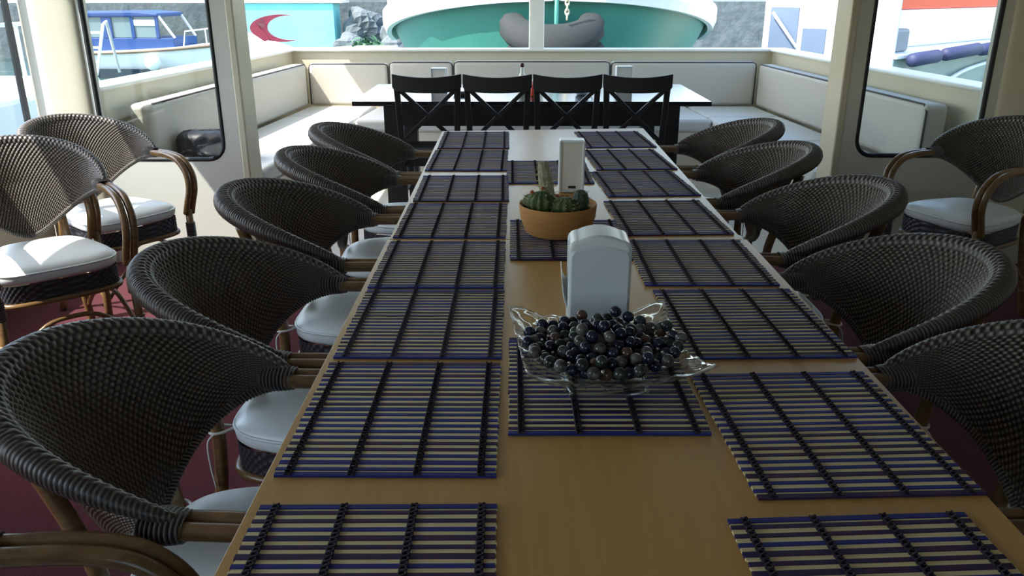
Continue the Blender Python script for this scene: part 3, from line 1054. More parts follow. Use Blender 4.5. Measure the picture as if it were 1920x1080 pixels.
cactus((-0.072, 0.008, 0.06), globe(0.022, 0.045), 9, 0.10, M['cactus'], spines=3, seed=8)
cactus((-0.022, 0.030, 0.06), [(0.017, 0), (0.020, 0.02), (0.019, 0.06), (0.0165, 0.10), (0.013, 0.118), (0.007, 0.126), (0.001, 0.128)], 10, 0.05, M['wool'], lean=(-0.15, 0.06), spines=8, seed=3, nm='column_cactus')
cactus((0.016, -0.038, 0.06), globe(0.036, 0.046), 12, 0.08, M['cactus'], spines=5, seed=4)
cactus((0.058, -0.030, 0.06), [(0.018, 0), (0.021, 0.015), (0.021, 0.04), (0.017, 0.055), (0.009, 0.063), (0.001, 0.065)], 9, 0.06, M['cactus_dark'], spines=4, seed=5)
fl = MB()
rnd = random.Random(4)
for k in range(7):
    fl.ball((-0.058 + rnd.uniform(-0.02, 0.02), -0.005 + rnd.uniform(-0.02, 0.02), 0.116 + rnd.uniform(-0.006, 0.006)), 0.0045, 8, 6)
fl.build('flower', M['flower'], pc, smooth=True)

# square wavy glass dish
DX, DY = 0.146, 1.250
bowl = empty('glass_dish', 'square clear glass dish with rippled flaring corners', 'dish', (DX, DY, TZ + 0.0072), R(6))
nr, nt = 34, 128
def dish_pt(rho, t):
    c, s = math.cos(t), math.sin(t)
    sq = 1.0 / max(abs(c), abs(s)) ** 0.86
    corner = (sq - 1) / 0.347
    Rr = 0.137 * sq * (1 + 0.10 * max(0, corner) * (1 if True else 0))
    r = rho * Rr
    z = 0.014 + 0.050 * rho ** 1.9 + 0.020 * rho ** 3 * corner - 0.010 * rho ** 4 * (1 - corner)
    z += rho ** 3 * 0.003 * math.sin(23 * t)
    z += rho * 0.0022 * math.sin(34 * rho * c + 3 * s) * math.cos(38 * rho * s + 2 * c)
    return (r * c, r * s, z)
Pt = np.zeros((nr, nt, 3)); Pb_ = np.zeros((nr, nt, 3))
for i in range(nr):
    for k in range(nt):
        rho = max(0.002, i / (nr - 1))
        p = dish_pt(rho, 2 * PI * k / nt)
        Pt[i, k] = p
        Pb_[i, k] = (p[0] * 1.003, p[1] * 1.003, p[2] - 0.0042)
Pall = np.concatenate([Pt, Pb_[::-1]], 0)
np_mesh('plate', Pall.reshape(-1, 3), grid_faces(2 * nr, nt, wrap_m=True), M['bowl_glass'], bowl)
ft = MB()
pr = []
for k in range(48):
    t = 2 * PI * k / 48
    q = 0.068 / max(abs(math.cos(t)), abs(math.sin(t))) ** 0.8
    pr.append((q * math.cos(t), q * math.sin(t)))
vs = []
for kf, z in ((1.04, 0.0), (0.93, 0.010), (0.86, 0.0), (0.90, 0.012)):
    pass
ringv = []
for kf, z in ((1.05, 0.0003), (1.0, 0.0115), (0.92, 0.0115), (0.96, 0.0003)):
    ringv.append([(x * kf, y * kf, z) for x, y in pr])
np_mesh('foot', np.array(ringv).reshape(-1, 3), grid_faces(4, 48, wrap_m=True, wrap_n=True), M['bowl_glass'], bowl)

# beads heaped in the dish: settle spheres on the dish, then place one object each
rs = np.random.RandomState(12)
rb_ = 0.0108
def floor_z(r):
    return 0.0165 + 0.050 * (r / 0.137) ** 1.9
Q = []
for li, RL in enumerate((0.106, 0.097, 0.083, 0.066, 0.046, 0.024, 0.004)):
    st_ = 2 * rb_ * 1.03
    k = 0
    while k * st_ <= RL:
        r = k * st_ + (0.4 * rb_ if li % 2 else 0)
        n_ = max(1, int(2 * PI * r / st_)) if r > rb_ else 1
        a0 = rs.uniform(0, 6)
        for q in range(n_):
            a = a0 + 2 * PI * q / n_ + rs.uniform(-0.05, 0.05)
            rr = abs(r + rs.uniform(-0.001, 0.001))
            Q.append((rr * math.cos(a) * 1.10, rr * math.sin(a) * 0.97, floor_z(rr) * (1 - 0.12 * li) + rb_ + li * 1.72 * rb_ + rs.uniform(0, 0.002)))
        k += 1
Q = np.array(Q)
NB = len(Q)
for it in range(160):
    Q[:, 2] -= 0.0004 if it < 110 else 0.0
    D = Q[:, None] - Q[None]
    Ln = np.linalg.norm(D, axis=2) + np.eye(NB)
    ov = np.clip(2 * rb_ * 1.0 - Ln, 0, None)
    np.fill_diagonal(ov, 0)
    Q += 0.30 * np.sum(D / Ln[..., None] * ov[..., None], axis=1)
    Q[:, 2] = np.maximum(Q[:, 2], floor_z(np.hypot(Q[:, 0], Q[:, 1])) + rb_ * 1.05)
bead_kinds = [('bead_navy', 'dark navy stone bead heaped in the square glass dish'), ('bead_grey', 'grey marbled stone bead heaped in the square glass dish'),
              ('bead_brown', 'reddish brown stone bead heaped in the square glass dish'), ('bead_green', 'blackish green stone bead heaped in the square glass dish')]
bsrc = []
for mname, lab in bead_kinds:
    o = MB().ball((0, 0, 0), rb_, 16, 10).build('bead', M[mname], smooth=True)
    tag(o, lab, 'bead', lab.split(' heaped')[0] + 's in the glass dish')
    bsrc.append(o)
ca, sa = math.cos(R(6)), math.sin(R(6))
used = [False] * 4
for i in range(NB):
    k = int(rs.choice(4, p=[0.40, 0.27, 0.14, 0.19]))
    if not used[k]:
        o = bsrc[k]
        used[k] = True
    else:
        o = bsrc[k].copy()
        col.objects.link(o)
    o.location = (DX + Q[i, 0] * ca - Q[i, 1] * sa, DY + Q[i, 0] * sa + Q[i, 1] * ca, TZ + 0.0072 + Q[i, 2])
    o.rotation_euler = tuple(rs.uniform(0, 6, 3))
    o.scale = [rs.uniform(0.93, 1.0)] * 3
# tiny silver spacer beads wedged between the visible stone beads
s0 = MB().ball((0, 0, 0), 0.0036, 10, 8).build('spacer_bead', M['silver'], smooth=True)
tag(s0, 'tiny silver bead wedged among the dark stone beads in the dish', 'bead', 'silver spacer beads in the glass dish')
first = True
cnt = 0
for i in range(NB):
    if cnt >= 46:
        break
    nb = np.linalg.norm(Q - Q[i], axis=1)
    js = [j for j in np.argsort(nb)[1:5] if nb[j] < 2.3 * rb_]
    for j in js[:1]:
        mid = (Q[i] + Q[j]) / 2
        out = mid - np.array([0, 0, 0.0])
        out = out / np.linalg.norm(out) + np.array([0, -0.35, 0.7])
        d = Q[j] - Q[i]
        d /= np.linalg.norm(d)
        out -= d * out.dot(d)
        out /= np.linalg.norm(out)
        p = mid + out * 0.0102
        if np.min(np.linalg.norm(Q - p, axis=1)) < rb_ + 0.0026:
            continue
        if first:
            o = s0
            first = False
        else:
            o = s0.copy()
            col.objects.link(o)
        o.location = (DX + p[0] * ca - p[1] * sa, DY + p[0] * sa + p[1] * ca, TZ + 0.0072 + p[2])
        cnt += 1

# ------------------------------------------------------------------ black table and cross-back chairs on the stern deck
BT = empty('black_table', 'long black wooden table before the stern bench', 'table', (0.10, 5.52, 0))
MB().box(-1.085, 1.085, -0.50, 0.50, 0.722, 0.75).build('tabletop', M['black_top'], BT, bevel=0.004)
MB().box(-0.86, 0.86, -0.475, -0.450, 0.60, 0.722).box(-0.86, 0.86, 0.42, 0.445, 0.60, 0.722).box(-0.86, -0.83, -0.45, 0.42, 0.60, 0.722).box(0.83, 0.86, -0.45, 0.42, 0.60, 0.722).build('apron', M['black_wood'], BT)
for sx in (-1, 1):
    for y0 in (-0.49, 0.39):
        MB().box(sx * 0.850 - 0.048, sx * 0.850 + 0.048, y0, y0 + 0.1, 0.001, 0.722).build('leg', M['black_wood'], BT, bevel=0.006)

def make_cross_chair():
    e = empty('cross_back_chair', '', 'chair', (0, 0, 0), 0, 'black cross-back chairs')
    W = 0.195
    yb = 0.0
    # local: back at y=0, faces +y
    for s in (-1, 1):
        MB().bar((s * 0.160, 0.03, 0.001), (s * 0.162, 0.035, 0.45), 0.034, 0.034, (0, 1, 0)).bar((s * 0.162, 0.033, 0.44), (s * 0.178, -0.03, 0.87), 0.034, 0.026, (0, 1, 0)).build('back_post', M['black_wood'], e, bevel=0.004)
        MB().bar((s * 0.158, 0.40, 0.001), (s * 0.158, 0.40, 0.43), 0.036, 0.036, (0, 1, 0)).build('front_leg', M['black_wood'], e, bevel=0.004)
        MB().bar((s * 0.164, 0.05, 0.22), (s * 0.160, 0.385, 0.22), 0.02, 0.03).build('stretcher', M['black_wood'], e, bevel=0.003)
    n = 20
    vs, poly = [], []
    for k in range(n + 1):
        t = -1 + 2 * k / n
        zt = 0.908 + 0.019 * t * t
        zb = 0.820 + (0.012 * t * t)
        if abs(t) > 0.9:
            zb = 0.832 + 0.02 * (abs(t) - 0.9) / 0.1
        yc = -0.045 + 0.018 * (1 - t * t) * -1
        vs.append((t * 0.200, yc, zt, zb))
    V_, F_ = [], []
    for x, y, a, c in vs:
        V_ += [(x, y - 0.011, c), (x, y - 0.011, a), (x, y + 0.011, a), (x, y + 0.011, c)]
    for k in range(n):
        for q in range(4):
            F_.append((k * 4 + q, k * 4 + (q + 1) % 4, (k + 1) * 4 + (q + 1) % 4, (k + 1) * 4 + q))
    F_ += [(0, 1, 2, 3), (n * 4 + 3, n * 4 + 2, n * 4 + 1, n * 4)]
    MB()._add(V_, F_).build('top_rail', M['black_wood'], e, bevel=0.003)
    for s in (-1, 1):
        MB().bar((-s * 0.165, 0.020, 0.52), (s * 0.162, -0.026, 0.835), 0.024, 0.022 if s > 0 else 0.021, (0, 1, 0)).build('cross_brace', M['black_wood'], e, bevel=0.002)
    MB().bar((-0.16, 0.022, 0.51), (0.16, 0.022, 0.51), 0.018, 0.036).build('lower_rail', M['black_wood'], e, bevel=0.003)
    MB().prism([(-0.168, 0.02), (0.168, 0.02), (0.178, 0.43), (-0.178, 0.43)], 0.432, 0.457).build('seat', M['black_wood'], e, bevel=0.006)
    for y0 in (0.03, 0.385):
        MB().box(-0.15, 0.15, y0, y0 + 0.02, 0.375, 0.432).build('seat_rail', M['black_wood'], e)
    return e
cc = make_cross_chair()
cl = ['black cross-back chair at the sunlit end of the row of four', 'black cross-back chair with the bottle rising behind its back, second in the row',
      'black cross-back chair in front of the blue cup, third in the row', 'black cross-back chair at the shaded end of the row of four']
for i, x in enumerate((-0.512, -0.103, 0.302, 0.708)):
    e = cc if i == 0 else copy_tree(cc)
    e.location = (x, 4.90, 0)
    e.rotation_euler = (0, 0, R((0.8, -0.5, 0.3, -0.8)[i]))
    e['label'] = cl[i]

# small things on the black table
bo = empty('oil_bottle', 'clear glass oil bottle with maroon cap on the black table', 'bottle', (0.045, 5.45, TZ + 0.001))
MB().lathe([(0.026, 0), (0.028, 0.004), (0.028, 0.10), (0.012, 0.13), (0.0105, 0.165)], seg=20).build('body', M['bottle_glass'], bo, smooth=True)
MB().lathe([(0.012, 0.165), (0.012, 0.185), (0.008, 0.190)], seg=16).build('cap', M['cap'], bo, smooth=True)
sb = empty('sauce_bottle', 'small red sauce bottle on the black table beside the oil bottle', 'bottle', (0.115, 5.30, TZ + 0.001))
MB().lathe([(0.018, 0), (0.020, 0.004), (0.020, 0.055), (0.010, 0.075), (0.008, 0.09)], seg=18).build('body', M['red_plastic'], sb, smooth=True)
MB().lathe([(0.009, 0.09), (0.006, 0.105), (0.002, 0.118)], seg=12).build('cap', M['plastic'], sb, smooth=True)
cu = empty('cup', 'small blue grey cup on the black table behind the third chair', 'cup', (0.425, 5.35, TZ + 0.001))
MB().lathe([(0.030, 0), (0.040, 0.01), (0.046, 0.05), (0.043, 0.05), (0.036, 0.012), (0.002, 0.010)], seg=28).build('body', M['cup'], cu, smooth=True)
MB().tube(spline([(0.044, 0, 0.042), (0.066, 0, 0.040), (0.066, 0, 0.018), (0.041, 0, 0.012)], 12), 0.004, 6).build('handle', M['cup'], cu, smooth=True)
tag(MB().lathe([(0.045, 0.0008), (0.052, 0.02), (0.047, 0.02), (0.04, 0.008), (0.002, 0.006)], (-0.345, 5.33, TZ), 24).build('ashtray', M['slot'], smooth=True),
    'dark round ashtray on the black table beside a white napkin holder', 'ashtray')

# ------------------------------------------------------------------ harbour outside
WZ = -1.25
struct(MB().box(-90, 90, -30, 160, WZ - 0.2, WZ).build('water', M['water']))

def hull(name, root, st, m, flip=1, cap=True):
    """st: list of stations (y, half_beam, keel_z, sheer_z, fullness); bow at last; returns object."""
    n = 12
    P = []
    for (y, hb, kz, sz, full) in st:
        row = []
        for k in range(2 * n + 1):
            t = (k - n) / n
            a = abs(t)
            x = hb * (a ** full)
            z = kz + (sz - kz) * (a ** 1.6 if full < 0.9 else a)
            row.append((math.copysign(x, t), y * flip, z))
        P.append(row)
    P = np.array(P)
    b = MB().grid(P)
    # transom / deck closing
    o = len(b.v)
    nn, mm = P.shape[:2]
    b.f.append(tuple(range(mm)))
    b.mi.append(0)
    for i in range(nn - 1):
        b.f.append((i * mm, (i + 1) * mm, (i + 1) * mm + mm - 1, i * mm + mm - 1))
        b.mi.append(0)
    return smooth_by_angle(b.build(name, m, root, smooth=True), 40)

# green wooden boat, bow towards us
gb = empty('green_boat', 'wooden boat with green hull and white gunwale moored astern', 'boat', (0.50, 10.4, WZ))
NS = 26
def boat_half(s):          # s: 0 at the bow, 1 at the beam
    return 2.42 * (1 - (1 - s) ** 2.3) ** 0.62
def sheer(s):
    return 2.72 - 0.62 * s ** 1.1
rows, cap_rows = [], []
nz = 14
for i in range(NS):
    s = i / (NS - 1)
    y = 0.1 + 3.2 * s ** 1.25
    hb = boat_half(s) if i else 0.0
    row = []
    for k in range(-nz, nz + 1):
        a = abs(k) / nz
        fl = (0.30 + 0.70 * a ** 0.75) if i else 0
        x = math.copysign(hb * fl * (1 if a > 0.0 else 0), k)
        z = -0.3 + (sheer(s) + 0.3) * a
        yy = y + (1 - a) * 0.55 * (1 - s)
        row.append((x, yy, z))
    rows.append(row)
for i in range(8):
    s = 1.0
    row = []
    for k in range(-nz, nz + 1):
        a = abs(k) / nz
        tp = 1 - 0.22 * (i / 7) ** 2
        row.append((math.copysign(boat_half(1) * (0.30 + 0.70 * a ** 0.75) * tp, k), 3.3 + 0.7 * (i + 1), -0.3 + (sheer(1) + 0.3 + 0.02 * i) * a))
    rows.append(row)
P = np.array(rows)
gh = MB().grid(P)
gh.build('hull', M['hull_green'], gb, smooth=True)
# deck, white gunwale band on each side meeting at the stem
dk = MB()
mm = 2 * nz + 1
dv = []
for r in rows:
    dv += [(r[0][0], r[0][1], r[0][2] - 0.06), (r[-1][0], r[-1][1], r[-1][2] - 0.06)]
dk._add(dv, [(2 * i, 2 * i + 1, 2 * i + 3, 2 * i + 2) for i in range(len(rows) - 1)])
dk.build('deck', M['wood_deck'], gb)
for sd in (0, -1):
    sg_ = -1 if sd == 0 else 1
    g_ = MB()
    pv = []
    for i, r in enumerate(rows):
        p = r[sd]
        o_ = 0.05
        pv.append([(p[0] + sg_ * o_, p[1] - (0.06 if i < 8 else 0), p[2] - 0.20), (p[0] + sg_ * (o_ + 0.05), p[1] - (0.08 if i < 8 else 0), p[2] - 0.08), (p[0] + sg_ * (o_ + 0.05), p[1] - (0.08 if i < 8 else 0), p[2] + 0.06), (p[0] - sg_ * 0.06 * (1 if i else 0), p[1], p[2] + 0.08), (p[0] - sg_ * 0.02 * (1 if i else 0), p[1], p[2] - 0.2)])
    pv = np.array(pv)
    V_ = pv.reshape(-1, 3)
    F_ = grid_faces(len(rows), 5, wrap_m=True)
    g_._add(V_.tolist(), F_.tolist())
    g_.build('gunwale', M['hull_white'], gb, smooth=False)
    # railing on the bulwark
    st_ = MB()
    for i in range(9, len(rows), 3):
        p = rows[i][sd]
        st_.tube([(p[0], p[1], p[2] + 0.06), (p[0] + sg_ * 0.02, p[1], p[2] + 0.55)], 0.018, 8)
    st_.tube([(rows[i][sd][0] + sg_ * 0.02, rows[i][sd][1], rows[i][sd][2] + 0.55) for i in range(9, len(rows))], 0.018, 8)
    st_.build('railing', M['hull_white'], gb, smooth=True)
MB().tube([(0, 0.06, 2.86), (0, 0.08, 1.9), (0, 0.25, 1.0), (0, 0.62, 0.0)], [0.03, 0.03, 0.03, 0.03], 10).build('stem', M['hull_green'], gb, smooth=True)
MB().box(-1.0, 1.0, 5.2, 8.0, 2.0, 3.4).build('cabin', M['hull_white'], gb, bevel=0.08)

# tyre fender hung on the green bow
def torus(R0, r0, T, seg=40, ring=14, tread=0.0):
    V_, F_ = [], []
    for i in range(seg):
        a = 2 * PI * i / seg
        for k in range(ring):
            t = 2 * PI * k / ring
            e_ = 0.75
            rr = R0 + r0 * abs(math.cos(t)) ** e_ * math.copysign(1, math.cos(t))
            zz = r0 * 1.05 * abs(math.sin(t)) ** e_ * math.copysign(1, math.sin(t))
            if math.cos(t) > 0.5:
                rr += tread * (1 if i % 2 else -1)
            V_.append(T(rr * math.cos(a), rr * math.sin(a), zz))
    return np.array(V_), grid_faces(seg, ring, wrap_m=True, wrap_n=True)
def half_tyre(name, label, loc, R0, r0, tilt):
    e = empty(name, label, 'tyre', loc, 0, 'tyre fenders on the green bow')
    seg, ring = 44, 18
    V_ = []
    for i in range(seg + 1):
        a = PI * 1.02 + PI * 0.96 * i / seg
        for k in range(ring):
            t = 2 * PI * k / ring
            rr = R0 + r0 * abs(math.cos(t)) ** 0.8 * math.copysign(1, math.cos(t))
            zz = r0 * 1.15 * abs(math.sin(t)) ** 0.8 * math.copysign(1, math.sin(t))
            if math.cos(t) > 0.3:
                rr += 0.007 * (1 if k % 2 else -1)
            x, y = rr * math.cos(a) * 1.12, rr * math.sin(a)
            V_.append((x, y * math.cos(tilt) + zz * math.sin(tilt), zz * math.cos(tilt) + y * math.sin(tilt)))
    np_mesh('body', np.array(V_), grid_faces(seg + 1, ring, wrap_m=True), M['tyre'], e)
half_tyre('tyre', 'old black tyre hung as a fender across the green bow', (0.44, 10.38, 0.99), 0.42, 0.145, R(20))
half_tyre('tyre', 'lower worn tyre under the upper one on the green bow', (0.50, 10.50, 0.68), 0.42, 0.12, R(14))
ch = MB()
for k in range(10):
    z = 1.10 + 0.052 * k
    pts = []
    for q in range(10):
        a = 2 * PI * q / 10
        pts.append((0.60 + (0.020 * math.cos(a) if k % 2 else 0.0) + 0.006 * k * 0, 10.02 + 0.0 + (0 if k % 2 else 0.020 * math.cos(a)), z + 0.036 * math.sin(a)))
    ch.tube(pts, 0.011, 6, closed=True)
tag(ch.build('chain', M['chain'], smooth=True), 'pale chain holding the tyre against the green bow', 'chain')

# blue-canopied boat far off
bb = empty('cabin_boat', 'small white boat with a blue canvas cabin seen through the window', 'boat', (-12.3, 28.0, WZ), R(-4))
rows = []
for i in range(14):
    s = i / 13
    x = -3.2 + 6.6 * s
    hb = 1.15 * (1 - max(0, (s - 0.45) / 0.55) ** 2.2) ** 0.8 if s < 1 else 0.0
    zs = 0.82 + 0.35 * s ** 2.2
    rows.append([(x + (0.25 * s if k else 0), math.copysign(hb * (0.35 + 0.65 * (abs(k) / 8) ** 0.6), k), -0.2 + (zs + 0.2) * abs(k) / 8) for k in range(-8, 9)])
P = np.array(rows)
hb_ = MB().grid(P)
hb_.f.append(tuple(range(17))); hb_.mi.append(0)
for i in range(13):
    hb_.f.append((i * 17, (i + 1) * 17, (i + 1) * 17 + 16, i * 17 + 16)); hb_.mi.append(0)
hb_.build('hull', M['hull_white'], bb, smooth=False)
ws = MB()
wv = []
for r in rows:
    for k in (0,):
        p = r[4]
        wv.append([(p[0], p[1] - 0.012, 0.02), (p[0], r[3][1] - 0.012, 0.30)])
ws.grid(np.array(wv)).build('waterline_stripe', M['dark_blue'], bb)
MB().tube([(r[0][0], r[0][1] - 0.02, r[0][2] - 0.06) for r in rows[:-1]], 0.05, 6).build('rub_rail', M['wood_deck'], bb, smooth=True)
MB().box(-2.7, 1.55, -0.85, 0.85, 0.85, 1.25).build('cabin_side', M['blue'], bb, bevel=0.03)
MB().prism([(-2.8, 2.02), (0.35, 2.06), (1.15, 2.0), (1.15, 1.88), (-2.8, 1.86)], -0.9, 0.9, lambda a, b_, c: (a, c, b_)).build('canopy', M['blue'], bb, bevel=0.05)
for x0 in (-2.7, -1.9, -0.75, 0.2, 1.0):
    MB().box(x0, x0 + (0.32 if x0 == -0.75 else 0.10), -0.86, -0.80, 1.25, 1.88).build('canopy_post', M['blue'], bb)
MB().box(-2.6, 1.05, -0.815, -0.80, 1.26, 1.87).build('window', M['win_dark'], bb)
MB().box(0.3, 1.0, -0.84, -0.82, 1.62, 1.80).build('blind', M['hull_white'], bb)
MB().bar((1.1, -0.8, 1.95), (1.55, -0.75, 1.25), 0.06, 0.06).bar((1.1, 0.8, 1.95), (1.55, 0.75, 1.25), 0.06, 0.06).build('windscreen_frame', M['hull_white'], bb)
MB().tube([(1.8, -0.75, 1.0), (1.9, -0.75, 1.45), (3.2, -0.35, 1.6), (3.3, 0, 1.25)], 0.022, 6).tube([(2.5, -0.6, 1.08), (2.5, -0.6, 1.5)], 0.02, 6).build('railing', M['hull_white'], bb, smooth=True)
fb = tag(MB().ball((0, 0, 0), 0.24, 16, 10, (1.05, 0.9, 1)).build('fender_ball', M['hull_white'], smooth=True), 'round white fender hanging on the blue-canopied boat', 'fender')
fb.location = (-11.4, 26.62, -0.72)

# white neighbour boat close by on the sunny side, with boarding ladder
nb_ = empty('white_boat', 'white boat lying alongside past the sunny side windows', 'boat', (-6.6, 8.0, WZ))
MB().prism([(-1.5, -5.0), (1.45, -5.0), (1.5, 2.2), (1.2, 2.95), (-1.2, 2.95), (-1.5, 2.2)], -0.2, 1.60).build('hull', M['hull_white'], nb_, bevel=0.06)
MB().box(-1.1, 1.18, -3.6, -0.2, 1.60, 2.55).build('cabin', M['blue_grey'], nb_, bevel=0.05)
MB().box(1.17, 1.195, -3.4, -0.4, 1.86, 1.90).box(1.17, 1.195, -3.4, -0.4, 2.14, 2.18).build('cabin_trim', M['fence_grey'], nb_)
MB().tube([(1.3, 0.2, 1.6), (1.3, 0.2, 2.3), (1.3, 2.0, 2.3), (1.3, 2.0, 1.6)], 0.022, 8).tube([(1.3, 1.1, 1.6), (1.3, 1.1, 2.3)], 0.02, 8).build('railing', M['hull_white'], nb_, smooth=True)
ld = empty('boarding_ladder', 'white tube boarding ladder folded up on the neighbouring stern', 'ladder', (-5.35, 10.75, WZ + 1.62), R(8))
lb = MB()
for s in (-1, 1):
    lb.tube([(s * 0.14 - 0.13, 0, 0.0), (s * 0.14 + 0.04, 0, 0.62), (s * 0.14 + 0.05, 0.10, 0.66), (s * 0.14 + 0.10, 0.16, 0.02)], 0.019, 8)
lb.build('frame', M['hull_white'], ld, smooth=True)
for z in (0.16, 0.34, 0.52):
    MB().tube([(-0.14 - 0.13 + z * 0.27, 0, z), (0.14 - 0.13 + z * 0.27, 0, z)], 0.015, 8).build('rung', M['hull_white'], ld, smooth=True)

# painted quay wall, fence, boulders and shrubs
qy = tag(MB().box(-10.6, -6.95, 33.0, 34.2, WZ - 0.1, 0.98).build('quay_wall', M['teal_wall']), 'turquoise painted quay wall across the harbour', 'wall', kind='structure')
struct(MB().box(-24.0, -6.6, 32.9, 34.5, 0.98, 1.06).build('trim_11', M['white_paint']))
fe = empty('fence', 'grey slatted fence standing on the turquoise quay wall', 'fence', (-10.2, 34.0, 1.10))
b = MB()
for k in range(48):
    b.box(-5.5 + k * 0.23, -5.5 + k * 0.23 + 0.12, -0.02, 0.02, 0.08, 1.9)
b.build('slat_panel', M['fence_grey'], fe)
for k in range(6):
    MB().box(-5.6 + k * 2.2, -5.48 + k * 2.2, -0.05, 0.05, 0, 2.0).build('post', M['hull_white'], fe)
struct(MB().box(-60, 60, 36, 44, WZ - 0.1, 1.0).build('ground', M['stone']))
def blob(name, c, r, m, seed, amp=0.3, n=14):
    rnd2 = np.random.RandomState(seed)
    b = MB().ball((0, 0, 0), 1.0, 20, 12)
    fr_ = rnd2.uniform(2, 5, (4, 3)); ph_ = rnd2.uniform(0, 6, 4)
    for i, p in enumerate(b.v):
        k = 1 + amp * sum(math.sin(fr_[q].dot(p) + ph_[q]) for q in range(4)) / 2.5
        b.v[i] = (p[0] * k * r[0], p[1] * k * r[1], p[2] * k * r[2])
    o = b.build(name, m, smooth=(m is not M['stone']))
    o.location = c
    return o
BL = ['pale grey boulder at the end of the turquoise quay', 'tall grey boulder leaning on the quay end', 'low boulder at the waterline below the quay end', 'grey boulder next to the green hull', 'dark boulder behind the shrub by the green hull']
for k, (x, y, z, r) in enumerate(((-6.1, 31.6, -0.6, 0.62), (-5.9, 33.6, 0.1, 0.8), (-4.9, 30.6, -0.9, 0.5), (-4.4, 32.4, -0.4, 0.75), (-2.6, 33.6, -0.5, 0.8))):
    tag(blob('boulder', (x, y, z), (r, r * 0.8, r * 0.85), M['stone'], 30 + k), BL[k], 'rock', 'boulders on the quay')
def shrub(label, c, r, seed):
    rnd2 = random.Random(seed)
    b = MB()
    for k in range(420):
        t, p_ = rnd2.uniform(0, 2 * PI), math.acos(rnd2.uniform(-0.5, 1))
        q = Vector((math.sin(p_) * math.cos(t) * r[0], math.sin(p_) * math.sin(t) * r[1], math.cos(p_) * r[2])) * rnd2.uniform(0.65, 1.05)
        a = Vector((rnd2.uniform(-1, 1), rnd2.uniform(-1, 1), rnd2.uniform(-0.5, 1))).normalized() * r[0] * 0.16
        s_ = a.cross(Vector((rnd2.uniform(-1, 1), rnd2.uniform(-1, 1), rnd2.uniform(-1, 1)))).normalized() * r[0] * 0.06
        b._add([q - a, q + s_, q + a, q - s_], [(0, 1, 2, 3)])
    e = empty('shrub', label, 'shrub', c, 0, 'shrubs by the quay')
    b.build('foliage', M['foliage'], e)
    MB().tube([(0, 0, -r[2] * 0.6), (0.05, 0, r[2] * 0.2)], 0.05, 6).build('stem', M['wood_deck'], e)
shrub('dark green shrub growing beside the green hull at the waterline', (-4.75, 27.2, -0.75), (0.85, 0.7, 0.75), 1)
shrub('green shrub on top of the quay behind the fence end', (-4.6, 37.0, 1.6), (1.2, 0.9, 0.9), 2)
shrub('tall green tree crown above the blue-canopied boat', (-16.5, 40.0, 2.2), (3.4, 1.5, 1.6), 3)
shrub('wide green tree crown beyond the fence', (-8.0, 40.0, 2.0), (3.2, 1.5, 1.4), 4)

# red and white speedboat in front of the quay
sp_ = empty('speedboat', 'white speedboat with maroon windscreen by the turquoise wall', 'boat', (-6.6, 25.0, WZ), R(4))
MB().prism([(-1.5, 1.55), (-1.4, 0.2), (1.2, 0.2), (1.75, 1.10), (0.2, 0.98)], -0.75, 0.75, lambda a, b_, c: (a, c, b_)).build('hull', M['hull_white'], sp_, bevel=0.08, seg=3)
cr = [( -0.05 + 0.88 * math.cos(R(a)), 1.66 + 0.37 * math.sin(R(a))) for a in range(70, 291, 10)]
cr += [(0.20 + 0.66 * math.cos(R(a)), 1.67 + 0.335 * math.sin(R(a))) for a in range(285, 74, -10)]
MB().prism(cr, -0.78, -0.66, lambda a, b_, c: (a, c, b_)).build('windscreen_trim', M['maroon'], sp_)
MB().prism([(-0.86, 1.52), (-0.55, 1.30), (-0.40, 1.36), (-0.62, 1.70), (-0.78, 1.82)], -0.80, -0.782, lambda a, b_, c: (a, c, b_)).build('side_panel', M['maroon'], sp_)
MB().prism([(-0.74, 1.80), (-0.52, 1.95), (-0.50, 1.72), (-0.62, 1.62)], -0.80, -0.782, lambda a, b_, c: (a, c, b_)).build('windscreen', M['glass'], sp_)
MB().box(-0.9, 1.0, -0.62, 0.62, 0.98, 1.06).build('deck', M['hull_white'], sp_)
fd = empty('floating_dock', 'dark floating dock with white rails between speedboat and shrub', 'dock', (-4.05, 24.6, WZ))
MB().box(-0.55, 0.55, -0.5, 0.5, 0.0, 1.0).build('float', M['dark_blue'], fd)
MB().box(-0.6, 0.6, -0.55, 0.55, 1.0, 1.14).box(-0.05, 0.05, -0.53, -0.5, 0.1, 1.0).box(-0.6, -0.52, -0.53, -0.5, 0.1, 1.0).build('frame', M['hull_white'], fd)

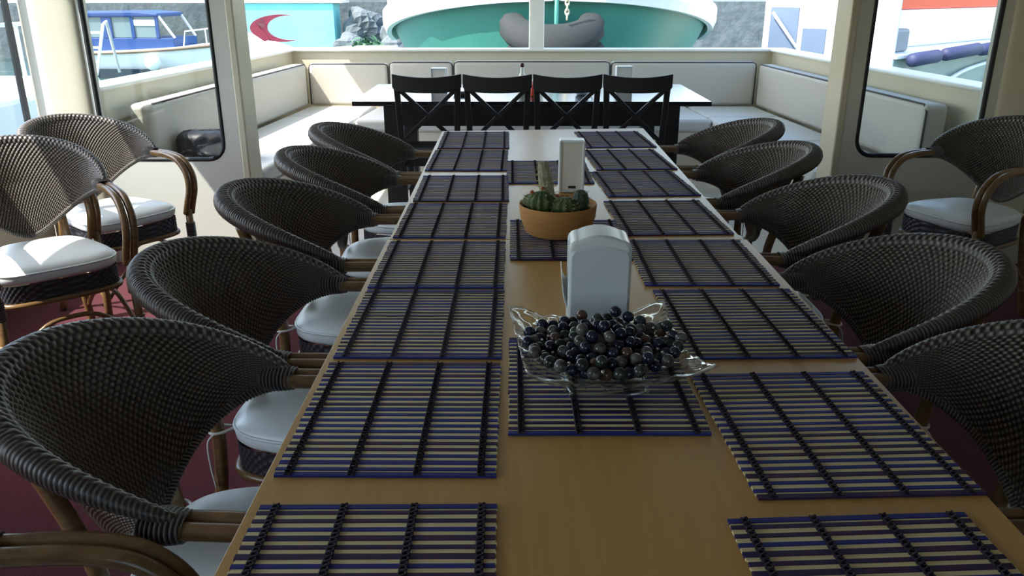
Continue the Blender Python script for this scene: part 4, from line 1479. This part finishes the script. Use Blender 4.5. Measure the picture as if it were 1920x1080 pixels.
# white passenger boat lying diagonally past the shaded side, orange band above, tube fenders along its edge
PA = R(42)
wb = empty('passenger_boat', 'large white boat with orange band moored past the shaded side', 'boat', (4.9, 11.0, WZ), PA)
MB().prism([(0, 0), (8.0, 0), (8.0, 1.9), (0, 1.9)], -0.2, 1.80).build('hull', M['hull_pale'], wb, bevel=0.03)
MB().box(-0.03, 8.0, -0.05, 1.93, 1.80, 1.86).build('deck', M['hull_white'], wb, bevel=0.015)
MB().box(0.02, 8.0, 0.55, 1.95, 1.86, 2.39).build('topside', M['hull_white'], wb, bevel=0.03)
MB().box(0.0, 8.0, 0.53, 1.97, 2.39, 3.4).build('orange_band', M['orange'], wb, bevel=0.03)
MB().box(-0.05, 0.02, 0.0, 1.93, -0.2, 3.4).build('stern_panel', M['hull_white'], wb, bevel=0.02)
MB().box(-0.065, -0.045, 1.38, 1.82, 1.84, 2.42).build('doorway', M['blue_grey'], wb)
MB().box(-0.065, -0.045, 0.95, 1.30, 1.80, 2.15).build('doorway', M['blue_grey'], wb)
MB().tube([(-0.12, 1.75, 2.35), (-0.12, 1.30, 1.86)], 0.022, 8).build('spar', M['hull_white'], wb, smooth=True)
MB().tube(spline([(0.3, -0.04, 1.66), (0.9, -0.07, 1.50), (1.5, -0.07, 1.42), (2.4, -0.05, 1.55), (4.0, -0.04, 1.66)], 20), 0.03, 8).tube(spline([(1.5, -0.07, 1.42), (1.55, -0.08, 1.2), (2.2, -0.09, 1.05), (3.4, -0.08, 1.35)], 14), 0.028, 8).build('mooring_line', M['hull_white'], wb, smooth=True)
def on_boat(x, y, z):
    return (4.9 + x * math.cos(PA) - y * math.sin(PA), 11.0 + x * math.sin(PA) + y * math.cos(PA), WZ + z)
for k, (x0, x1, z) in enumerate(((0.12, 0.95, 1.80), (1.15, 2.35, 1.83), (2.42, 5.2, 1.86))):
    h_ = (x1 - x0) / 2
    f_ = MB().tube([(-h_, 0, 0), (-h_ + 0.05, 0, 0), (h_ - 0.05, 0, 0), (h_, 0, 0)], [0.05, 0.088, 0.088, 0.05], 14).build('tube_fender', M['navy'], smooth=True)
    f_.location = on_boat((x0 + x1) / 2, -0.165, z)
    f_.rotation_euler = (0, R(-1.5), PA)
    tag(f_, ['short navy tube fender beside the grey locker on the white boat', 'middle navy tube fender of the row on the white boat', 'longest navy tube fender of the row on the white boat'][k], 'fender', 'navy tube fenders')
lk = tag(MB().box(-0.30, 0.30, -0.14, 0.14, 0, 0.30).build('locker', M['grey_box'], bevel=0.04), 'grey locker on the white boat deck behind a navy fender', 'locker')
lk.location = on_boat(0.40, 0.28, 1.861)
lk.rotation_euler = (0, 0, PA)
